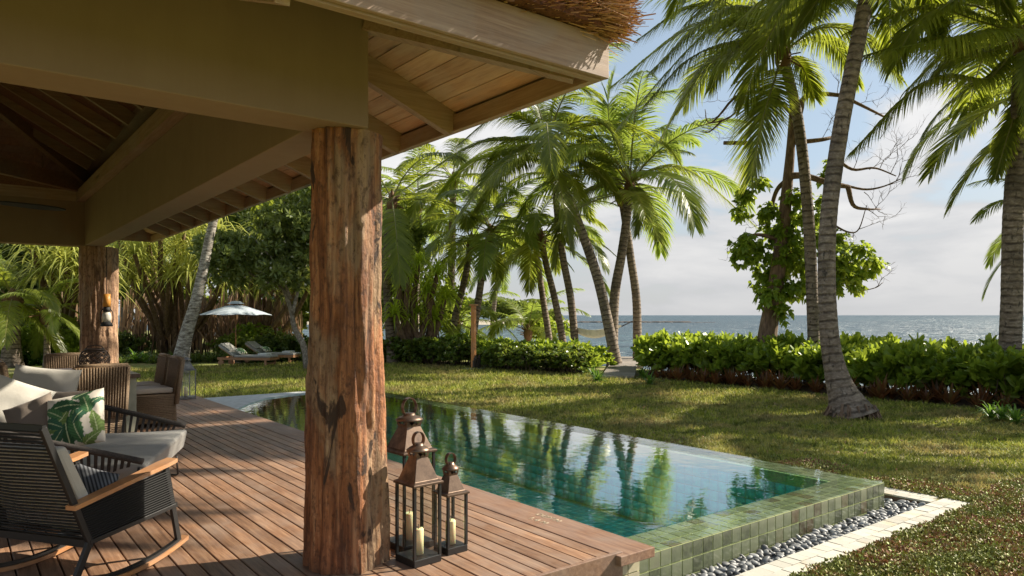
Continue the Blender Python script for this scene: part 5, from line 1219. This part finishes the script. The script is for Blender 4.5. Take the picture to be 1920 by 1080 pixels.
# background wall of trees on the left
bgt = [(-60,430,44,'leaf_mid'), (40,450,46,'leaf_dark'), (130,420,48,'leaf_dark'), (230,430,46,'leaf_dark'), (330,400,48,'leaf_mid'), (430,380,46,'leaf_dark'), (530,370,44,'leaf_mid'), (620,400,44,'leaf_mid'), (700,430,44,'leaf_dark')]
for i, (px, py, d, mt_) in enumerate(bgt):
    b = P(px, 640, d); b.z = GZ
    tree(['tall broadleaf tree at the far left edge', 'dark broadleaf tree behind the young coconut palm', 'dark tree behind the left pandanus', 'dark tree seen right of the far log post', 'tree behind the large pandanus', 'dark tree above the leaning trunk', 'tree behind the frangipani', 'tree hidden behind the near log post', 'dark tree right behind the near post'][i], b, [([b, P(px+5,540,d), P(px,py,d)], .3, .12)], lobeset(px,py,d,75,60,10,1.7,20+i)+lobeset(px,540,d,70,70,10,1.7,40+i), 1100, 8, .45, .11, mt_, 30+i, tmat='gbark')
b = P(640,640,60); b.z = GZ
# understory shrubs, left
us = [(30,618,26,'leaf_bright'), (75,612,27,'leaf_bright'), (125,610,27.5,'leaf_bright'), (160,618,27,'leaf_bright'), (470,618,31,'leaf_bright'), (515,628,29.5,'leaf_mid'), (555,640,29,'leaf_dark'), (610,640,29,'leaf_mid'), (660,640,29,'leaf_mid'), (245,640,30,'leaf_dark'), (440,650,30,'leaf_mid'), (500,650,29,'leaf_dark')]
for i, (px, py, d, mt_) in enumerate(us):
    b = P(px, 670, d); b.z = GZ; r = .55; p = P(px, py, d)
    lb = [(p.x+random.uniform(-.5,.5), p.y+random.uniform(-.3,.3), GZ+r*.8+random.random()*max(.2, p.z-GZ-r), r*random.uniform(.7,1), .8) for _ in range(6)]
    tree(['bright shrub at the left edge of the border', 'bright shrub left of the far log post', 'bright shrub just left of the far log post', 'bright shrub hidden behind the far log post', 'bright shrub under the umbrella canopy', 'shrub behind the foot of the farther lounger', 'dark shrub beside the frangipani trunk', 'shrub just left behind the near log post', 'shrub right behind the near log post', 'dark shrub right of the far log post', 'shrub behind the raised lounger back', 'dark shrub behind the farther lounger'][i], b, [([b, p], .04, .02)], lb, 260, 8, .15, .045, mt_, 60+i, cat='shrub', name='garden_shrub', group='shrubs in the left garden border')
# lilies along the border
def straps_mesh(n, L, w_, seed, up=75, low=15, droop=.35):
    rg = random.Random(seed); V = []; F3 = []; F4 = []
    for k in range(n):
        az = k*2.39996+rg.random()*.4; el = R(up-(up-low)*(k/n)); l = L*rg.uniform(.7,1.1); d = Vector((math.cos(az)*math.cos(el), math.sin(az)*math.cos(el), math.sin(el))); q = Vector((0,0,0)); pts = [q]; sd = d.cross(Vector((0,0,1))).normalized()
        for s in range(4): dd_ = (d+Vector((0,0,-1))*droop*s).normalized(); q = q+dd_*l/4; pts.append(q)
        leaf_strip(pts, sd, [w_*.6,w_,w_*.85,w_*.5], V, F3, F4)
    return V, F4+F3
def mk(name, n, L, w_, seed, mat, **k):
    V, F = straps_mesh(n, L, w_, seed, **k); me = bpy.data.meshes.new(name); me.from_pydata([tuple(v) for v in V], [], F); me.materials.append(mat); return me
LM = [mk('lily', 26, .75, .035, s, M['lily']) for s in range(3)]; LD = [mk('lily_dark', 26, .6, .03, s+5, M['leaf_dark']) for s in range(3)]
k = 0
for px in range(-40, 760, 13):
    for row in range(2):
        d = 27.5+row*.9+random.uniform(-.3,.3) + (0 if px > 400 else -1.8*(400-px)/440); base_d = d
        b = P(px+random.uniform(-5,5), 600, d); b.z = GZ
        bright = px < 110
        o = inst('border_lily', random.choice(LM if bright or random.random() < .15 else LD), None, tuple(b), (0,0,random.uniform(0,6.28)), random.uniform(.8,1.15) if not bright else random.uniform(1.0,1.4))
        tag(o, 'bright strap leaved lily clump in the far left border' if bright else 'dark strap leaved lily clump, %s row, %s' % (['front','back'][row], 'left of the far log post' if px < 165 else ('between far log post and leaning trunk' if px < 335 else ('behind the sun loungers' if px < 575 else 'right of the near log post'))), 'plant', 'bright lilies at the far left' if bright else 'dark lilies along the lawn edge')
# ================================================================== HEDGES
def shrub_mesh(seed, w_, h, nros, L, Wd, mat, z0=.16):
    rg = np.random.default_rng(seed); n = nros
    x = rg.uniform(-w_/2, w_/2, n); y = rg.uniform(-w_/2, w_/2, n); hh = h*(1+.10*np.sin(x*7+seed)+.08*np.cos(y*6)); z = hh*(z0+(1-z0)*rg.random(n)**.6)
    C_ = np.stack([x, y, z], 1); dd_ = np.stack([x/w_*1.1, y/w_*1.1, .25+z/h*.9], 1)+rg.normal(0, .28, (n, 3)); dd_ /= np.linalg.norm(dd_, axis=1)[:, None]
    V, F = rosettes(C_, dd_, 9, L, Wd, seed, spread=.82, taper='obov', fold=.16, jitter=.3); fol = npmesh('foliage', V, F, mat)
    mb = MB(); rr = random.Random(seed)
    for k in range(9):
        a = Vector((rr.uniform(-w_*.3,w_*.3), rr.uniform(-w_*.3,w_*.3), 0)); b = Vector((a.x+rr.gauss(0,.15), a.y+rr.gauss(0,.15), h*.8)); mb.tube([a, (a+b)/2+Vector((rr.gauss(0,.05),0,0)), b], [.016,.012,.006], 5)
    return fol, mb.mesh('stems', M['twig'])
HV = [shrub_mesh(s, 1.2, .90, 105, .30, .060, M['hedge'], .22) for s in range(4)]
HD = [shrub_mesh(s+10, 1.15, .92, 190, .15, .04, M['hedge2']) for s in range(4)]
def hedge_shrub(var, x, y, sc, lab, grp):
    t = thing('hedge_shrub', lab, 'shrub', (x, y, GZ), random.uniform(0, 6.28), grp); inst('foliage', var[0], t, sc=sc); inst('stems', var[1], t, sc=sc)
rg = random.Random(21)
y = 1.5
while y < 16.6:
    for row in range(3):
        if y+row*.3 > (16.45+row*.75-14.75)*.875+12.75: continue
        hedge_shrub(rg.choice(HV), 16.1+.55+row*.75+rg.uniform(-.15,.15), y+row*.3+rg.uniform(-.1,.1), (1, 1, rg.uniform(.80,1.10)), ('bright shrub %s, %s row of the right hedge' % ('between boardwalk and bare tree' if y > 11 else ('behind the near curved trunk' if y > 8 else ('right of the curved trunk' if y > 4.6 else 'at the right edge')), ['front', 'middle', 'back'][row])), 'shrubs of the right hedge')
    y += .78
# left hedge from (15.1,15.9) to (13.2,24.2)
for k in range(13):
    t = k/12; x0 = 15.0+(13.3-15.0)*t; y0 = 16.25+(24.8-16.25)*t
    for row in range(3):
        v_ = rg.choice(HV) if (row > 0 and k < 9) else rg.choice(HD)
        q_ = Vector((x0+row*.7, y0+row*.35, 0)); dq = q_.dot(FW); pq = 960+FX*q_.dot(RT)/dq
        if 855 < pq < 915 and dq < 25.6: continue
        hedge_shrub(v_, x0+row*.7+rg.uniform(-.15,.15), y0+row*.35, (1, 1, rg.uniform(.66,.82) if k < 6 else rg.uniform(.76,.92)), ('green and reddish hedge shrub %s' if v_ in HD else 'bright green back hedge shrub %s') % ('beside the boardwalk' if k < 3 else ('below the hammock palms' if k < 6 else ('just right of the orange post' if k < 8 else 'left of the orange post'))), 'shrubs of the left hedge, mixed' if v_ in HD else 'shrubs of the left hedge, bright')
BR = [mk('bromeliad', 22, .52, .036, s+30, M['brom'], up=80, low=30, droop=.12) for s in range(3)]
y = 4.2
while y < 13.6:
    for row in range(2):
        o = inst('bromeliad', rg.choice(BR), None, (15.66+row*.26+rg.uniform(-.1,.1), y+rg.uniform(-.12,.12), GZ), (0,0,rg.uniform(0,6.28)), rg.uniform(.6,1.2)); tag(o, 'reddish bromeliad rosette, %s row, hedge foot %s' % (['front','back'][row], 'near the boardwalk' if y > 12.4 else ('left of the near curved trunk' if y > 8.6 else ('right of the near curved trunk' if y > 5.6 else 'near the right edge palm'))), 'plant', 'bromeliads under the right hedge')
    y += .42
FM = [mk('fern', 30, .5, .03, s+40, M['lily'], up=80, low=10, droop=.3) for s in range(2)]
for i, (px, py) in enumerate([(1112,706),(1122,716),(1209,712),(1218,722),(1204,706),(1880,790),(1905,795),(1860,786),(1120,716)]):
    b = G(px, py, GZ); o = inst('fern', FM[i % 2], None, (b.x, b.y, GZ), (0,0,i*1.3), .9); tag(o, 'light green fern clump at the foot of the hedge', 'plant', 'ferns at the hedge foot')
# boardwalk
bw_ = thing('boardwalk', 'short grey wooden boardwalk through the gap between the hedges', 'boardwalk', (0,0,0))
pa, pbb = G(1158, 707, GZ+.06), P(1176, 672, 28.5); pbb.z = GZ+.14
dirb = (pbb-pa); Lb = dirb.length; dirb.normalize(); sdb = dirb.cross(Vector((0,0,1))).normalized(); nb_ = 26
for i in range(nb_):
    c = pa+dirb*Lb*(i+.5)/nb_; MB().bar(c-sdb*.46, c+sdb*.46, Lb/nb_-.02, .05).build('plank', M['walk'], bw_)
# shower post
sp_ = G(888, 692, GZ)
so = thing('shower_post', 'orange wooden shower post standing at the front of the left hedge', 'post', (sp_.x, sp_.y, GZ), R(20))
MB().box((-.065,-.065,.02),(.065,.065,2.12)).build('post', M['post'], so, bevel=.006); MB().box((-.12,-.12,2.122),(.10,.10,2.165)).build('cap', M['post'], so, bevel=.005)
MB().box((-.35,-.2,0),(.35,.2,.03)).build('slab', M['stone'], so)
ba = MB(); 
for k in range(7): ba.box((-.2+.06*k,-.16-.02*(k%2),.031),(-.15+.06*k,-.10,.30+.08*(k%3)))
ba.build('stone_foot', M['rock'], so)
MB().tube([(.02,-.06,2.0),(.02,-.26,2.04),(.02,-.30,1.95)], .015, 6).build('shower_head', M['zinc'], so)
# hammock
ha, hb_ = P(1186, 602, 27.3), P(1062, 606, 28.4)
hm = thing('hammock', 'white rope hammock slung between palm trunks behind the hedge', 'hammock', (0,0,0)); N = 26; hmb = MB(); prev = None
for i in range(N+1):
    t = i/N; c = ha.lerp(hb_, .16+.80*t); c.z -= .62*math.sin(math.pi*(.10+.8*t)); wv = .05+.38*math.sin(math.pi*min(1,max(0,t)))**.6
    row = [c+FW*(wv*s)+Vector((0,0,.30*s*s*wv/.4)) for s in (-1,-.5,0,.5,1)]
    if prev:
        for a in range(4): hmb.quad(prev[a], prev[a+1], row[a+1], row[a])
    if i == 0: first = c.copy()
    prev = row; last = c.copy()
hmb.build('net', M['hammock'], hm)
rp = MB()
for s in (-1,-.5,0,.5,1): rp.tube([ha, first.lerp(ha,.3)+FW*.03*s, first+FW*.05*s], .018, 5)
rp.build('dark_ropes', M['wicker'], hm); MB().tube([hb_, last], .015, 5).build('rope', M['hammock'], hm)
# almond tree with bare twigs
DT = 19.6; ab = P(1436, 665, DT); ab.z = GZ-.1
at_ = thing('half_bare_tree', 'half dead tree, bare twisting branches above, green leaves below, behind right hedge', 'tree', tuple(ab))
tm_ = MB(); loc = lambda *a: P(*a)-ab
def limb(pts, r0, r1, n=14): tm_.tube(spline([loc(*p) for p in pts], n), [r0+(r1-r0)*i/(n-1) for i in range(n)], 10)
limb([(1436,668,DT),(1440,620,DT),(1452,550,DT),(1466,450,DT),(1475,360,DT),(1483,270,DT),(1487,180,DT)], .29, .08, 26)
limb([(1478,330,DT),(1510,330,DT-.3),(1560,345,DT-.5),(1590,350,DT-.5)], .10, .06); limb([(1478,335,DT),(1455,360,DT+.3),(1440,420,DT+.4)], .07, .05)
limb([(1480,290,DT),(1500,210,DT),(1512,180,DT+.3),(1570,178,DT),(1610,195,DT-.2),(1660,220,DT)], .10, .03); limb([(1487,215,DT),(1440,175,DT),(1385,178,DT),(1350,215,DT),(1335,230,DT)], .06, .02)
limb([(1590,350,DT-.5),(1600,385,DT-.5),(1625,392,DT-.4),(1650,392,DT)], .07, .015); limb([(1483,268,DT),(1540,262,DT-.3),(1570,255,DT)], .07, .04); limb([(1400,268,DT-.6),(1357,268,DT-.6)], .06, .05)
limb([(1570,300,DT),(1600,318,DT),(1640,315,DT),(1680,330,DT)], .05, .015); limb([(1575,345,DT),(1620,355,DT),(1655,350,DT),(1690,335,DT)], .04, .012); limb([(1385,178,DT),(1375,215,DT),(1330,230,DT),(1322,205,DT)], .035, .01)
limb([(1355,225,DT),(1330,247,DT),(1312,246,DT)], .03, .008); limb([(1440,175,DT),(1400,150,DT),(1370,160,DT)], .03, .01); limb([(1560,420,DT),(1590,435,DT),(1610,430,DT),(1625,385,DT)], .03, .01)
limb([(1575,520,DT),(1600,545,DT),(1640,540,DT),(1655,530,DT)], .02, .008); limb([(1466,450,DT),(1420,440,DT),(1385,450,DT)], .07, .02); limb([(1460,480,DT),(1500,470,DT),(1570,490,DT),(1640,498,DT)], .07, .02)
tm_.build('trunk', M['bbark'], at_)
tw = MB(); rg = random.Random(5)
def twig(p, d, l, r, depth):
    pts = [p.copy()]; q = p.copy()
    for i in range(4):
        d = (d+Vector((rg.gauss(0,.28), rg.gauss(0,.28), rg.gauss(.05,.28)))).normalized(); q = q+d*l/4; pts.append(q.copy())
        if depth > 0 and rg.random() < .85:
            nd = (d+Vector((rg.gauss(0,.6), rg.gauss(0,.6), rg.gauss(.25,.6)))).normalized(); twig(q, nd, l*.62, r*.65, depth-1)
    tw.tube(pts, [r*(1-.2*i) for i in range(5)], 4, cap=False)
for (px, py, dx, dz, l) in [(1385,178,-.8,-.1,.9),(1350,215,-.5,-.6,.9),(1335,230,-1,-.2,.6),(1440,175,-.5,.5,.7),(1512,180,.2,1,.7),(1570,178,.3,.9,.7),(1610,195,.8,.3,.8),(1640,215,.8,.2,.8),(1630,318,.9,.5,.9),(1650,315,.8,.8,1.0),(1670,325,.5,.9,.9),(1655,350,.7,.5,.9),(1680,340,.6,.9,.8),(1600,318,.3,.8,.8),(1560,262,.1,.9,.6),(1540,262,-.1,1,.6),(1625,392,.5,-.2,.7),(1640,392,.7,.6,.6),(1610,430,.6,.2,.6),(1600,435,.2,-.8,.5),(1375,215,-.2,-.9,1.0),(1400,268,.2,.9,.7),(1420,240,-.3,.8,.8),(1430,300,-.8,.1,.7),(1640,540,.8,.1,.5),(1385,450,-.5,-.5,.6),(1655,498,.4,-.5,.4),(1440,420,-.6,-.2,.7),(1620,360,.5,-.7,.6),(1395,180,.1,-1,1.1),(1410,178,-.1,-1,1.0),(1650,260,.6,.6,.8),(1660,300,.8,.6,.8)]:
    twig(loc(px,py,DT), (RT*dx+Vector((0,0,dz))+FW*rg.gauss(0,.3)).normalized(), l, .011, 2)
tw.build('twigs', M['twig'], at_)['kind'] = 'stuff'
lb = []
for (px, py, r) in [(1400,365,.25),(1385,395,.22),(1425,345,.25),(1440,395,.3),(1395,455,.3),(1420,470,.32),(1385,480,.25),(1450,440,.35),(1460,500,.4),(1440,520,.4),(1480,475,.4),(1500,500,.4),(1470,545,.35),(1440,555,.32),(1500,540,.35),(1480,405,.3),(1495,370,.28),(1520,410,.35),(1530,450,.3),(1565,480,.35),(1590,500,.38),(1570,450,.28),(1610,470,.28),(1600,520,.3),(1640,500,.25),(1635,490,.18),(1570,530,.28),(1470,585,.22),(1605,540,.15),(1470,430,.4),(1485,450,.3),(1540,330,.15),(1555,310,.12),(1560,340,.12),(1575,500,.3),(1545,380,.2)]:
    p = P(px, py, DT+rg.uniform(-.5,.3)); lb.append((p.x-ab.x, p.y-ab.y, p.z-ab.z, r*1.15, .9))
c, d = crown_pts(lb, 1250, 77, shell=.9); V, F = rosettes(c, d, 6, .17, .065, 7, spread=1.25, taper='leaf', droop=.8); npobj('leaves', V, F, M['leaf_bright'], at_)

# ================================================================== DISTANT SHORE
def px_at(px, d, z): p = P(px, 600, d); p.z = z; return p
isl = MB(); N = 50
pts_f, pts_b = [], []
for i in range(N+1):
    px = 560+(1075-560)*i/N; w_ = 1-((i/N)*2-1)**4; pts_f.append(px_at(px, 205-6*w_, SEA-.1)); pts_b.append(px_at(px, 235+20*w_, SEA-.1))
for i in range(N):
    u = Vector((0,0,1.1+.3*noise.noise(Vector((i*.4,0,0))))); isl.quad(pts_f[i], pts_f[i+1], pts_f[i+1]+FW*7+u, pts_f[i]+FW*7+u); isl.quad(pts_f[i]+FW*7+u, pts_f[i+1]+FW*7+u, pts_b[i+1]+u, pts_b[i]+u)
isl.build('island', plain('beach_sand', (.42,.36,.27), .9)).__setitem__('kind', 'structure')
for i, (px, py, r) in enumerate([(590,570,4),(640,566,4.5),(690,568,4.5),(740,572,4),(790,575,4),(835,572,4.5),(862,570,4.2),(895,568,4.4),(925,566,4.6),(955,567,4.6),(985,572,4.2),(1008,578,3.4),(1040,587,2.2)]):
    b = px_at(px, 225, SEA+.9); top = P(px, py, 225)
    lb = []
    for k in range(9):
        q = P(px+random.uniform(-16,16), py+random.uniform(-4,20), 225+random.uniform(-3,3)); lb.append((q.x, q.y, q.z, r*random.uniform(.35,.6), .8))
    tree('rounded grey green tree on the distant island' , b, [([b, top], .4, .2)], lb, 420, 7, .9, .26, 'leaf_mid', 100+i, group='trees on the distant island')
jt = MB(); rg = random.Random(9)
for i in range(520):
    px = 1040+rg.random()*300; p = px_at(px, 262+rg.uniform(-3,3), SEA); s_ = rg.uniform(.5,1.3)*(1 if px < 1290 else .55); jt.lathe((p.x, p.y, SEA-.3), [(1.3*s_,0),(1.2*s_,.35*s_),(.7*s_,.55*s_),(.1*s_,.6*s_)], 6)
tag(jt.build('breakwater', M['rock']), 'low dark rock breakwater lying in the sea left of centre', 'breakwater')

# ================================================================== GRASS AND GROUND COVER
nrg = np.random.default_rng(8)
def in_view(X, Y, m=60):
    d = X*FW.x+Y*FW.y; l = X*RT.x+Y*RT.y; px = 960+FX*l/np.maximum(d,.01); return (d > 2) & (px > -m) & (px < 1920+m), d, px
def blades(N, dmin, dmax, h0, w0, mask):
    d = dmin*(dmax/dmin)**nrg.random(N); px = nrg.uniform(-60, 2350, N); l = (px-960)/FX*d
    X = FW.x*d+RT.x*l; Y = FW.y*d+RT.y*l; k = mask(X, Y); X, Y, d = X[k], Y[k], d[k]; n = len(X)
    s = np.clip(d/9, .8, 2.4); cl = .5+.5*np.sin(X*9+3*np.sin(Y*5))*np.sin(Y*8+2*np.sin(X*7)); h = h0*nrg.uniform(.45,1.3,n)*s**.7*(.55+.8*cl); az = nrg.random(n)*6.28; w_ = w0*s
    base = np.stack([X, Y, np.full(n, GZ)], 1); sd = np.stack([np.cos(az), np.sin(az), np.zeros(n)], 1)*w_[:, None]; ln = nrg.normal(0, .55, (n, 2))*h[:, None]
    tip = base+np.stack([ln[:, 0], ln[:, 1], h], 1); V = np.stack([base-sd, base+sd, tip], 1).reshape(-1, 3); F = np.arange(n*3).reshape(-1, 3); return V, F
def lawn_mask(X, Y):
    ok = ~((X < 7.66) & (X > 3.2) & (Y > 2.66) & (Y < 14.4)) & ~((X < 3.62) & (Y > 3.0) & (Y < 14.35)) & (X < 15.5)
    ok &= ~((X > 15.0+(13.2-15.0)*(Y-16)/(24.3-16)) & (Y > 15.9)) & (Y < 26.5) & ~((X < 7.6) & (Y < 2.7))
    cov = cover_f(X, Y); return ok & ((cov < .15) | (nrg.random(len(X)) < .5))
def cover_f(X, Y):
    dx = np.maximum(0, X-7.6); edge = np.where(Y < 2.8, .9, np.clip(.45-dx/.9, -1, 1)); edge = np.where((Y < 2.8), np.clip(1.6-np.abs(2.7-Y)/1.3-dx*.25, -1, 1), edge)
    edge = np.where(Y > 6.5, -1, edge); return edge + .55*np.sin(X*2.1+Y*1.3)*np.sin(Y*2.7-X*.9)
V, F = blades(520000, 4.6, 32, .048, .0075, lawn_mask)
g_ = npobj('grass', V, F, M['grass']); g_['kind'] = 'stuff'
V, F = blades(75000, 3.5, 9, .04, .005, lambda X, Y: (Y < 2.66) & (cover_f(X, Y) < .4)); npobj('grass', V, F, M['grass'])['kind'] = 'stuff'
n = 140000; d = 3.4*(12/3.4)**nrg.random(n); px = nrg.uniform(1150, 2350, n); l = (px-960)/FX*d; X = FW.x*d+RT.x*l; Y = FW.y*d+RT.y*l
k = (cover_f(X, Y) > .1) & ~((X < 7.64) & (Y > 2.665)) ; X, Y = X[k], Y[k]; n = len(X)
C_ = np.stack([X, Y, GZ+.005+.045*nrg.random(n)*(1+.8*np.sin(X*5)*np.sin(Y*6))], 1); dd_ = np.stack([nrg.normal(0,.6,n), nrg.normal(0,.6,n), np.ones(n)], 1); dd_ /= np.linalg.norm(dd_, axis=1)[:, None]
V, F = rosettes(C_, dd_, 3, .028, .0085, 4, taper='leaf'); npobj('ground_cover', V, F, M['cover'])['kind'] = 'stuff'
# soil strips under hedges
MB().quad((15.45,2.0,GZ+.004),(18.2,2.0,GZ+.004),(18.2,15.3,GZ+.004),(15.45,15.3,GZ+.004)).build('soil', M['soil'])['kind'] = 'structure'
# dry leaves and bits scattered on the lawn
nn_ = 600; d = 5.5*(24/5.5)**nrg.random(nn_); px = nrg.uniform(300, 1960, nn_); l = (px-960)/FX*d; X = FW.x*d+RT.x*l; Y = FW.y*d+RT.y*l; k = lawn_mask(X, Y); X, Y = X[k], Y[k]; n_ = len(X)
dd_ = np.stack([nrg.normal(0,1,n_), nrg.normal(0,1,n_), np.full(n_,.35)], 1); dd_ /= np.linalg.norm(dd_, axis=1)[:, None]
V, F = rosettes(np.stack([X, Y, GZ+.02+.02*nrg.random(n_)], 1), dd_, 1, .06, .013, 12, taper='leaf', spread=.3); npobj('leaf_litter', V, F, M['deadleaf'])['kind'] = 'stuff'
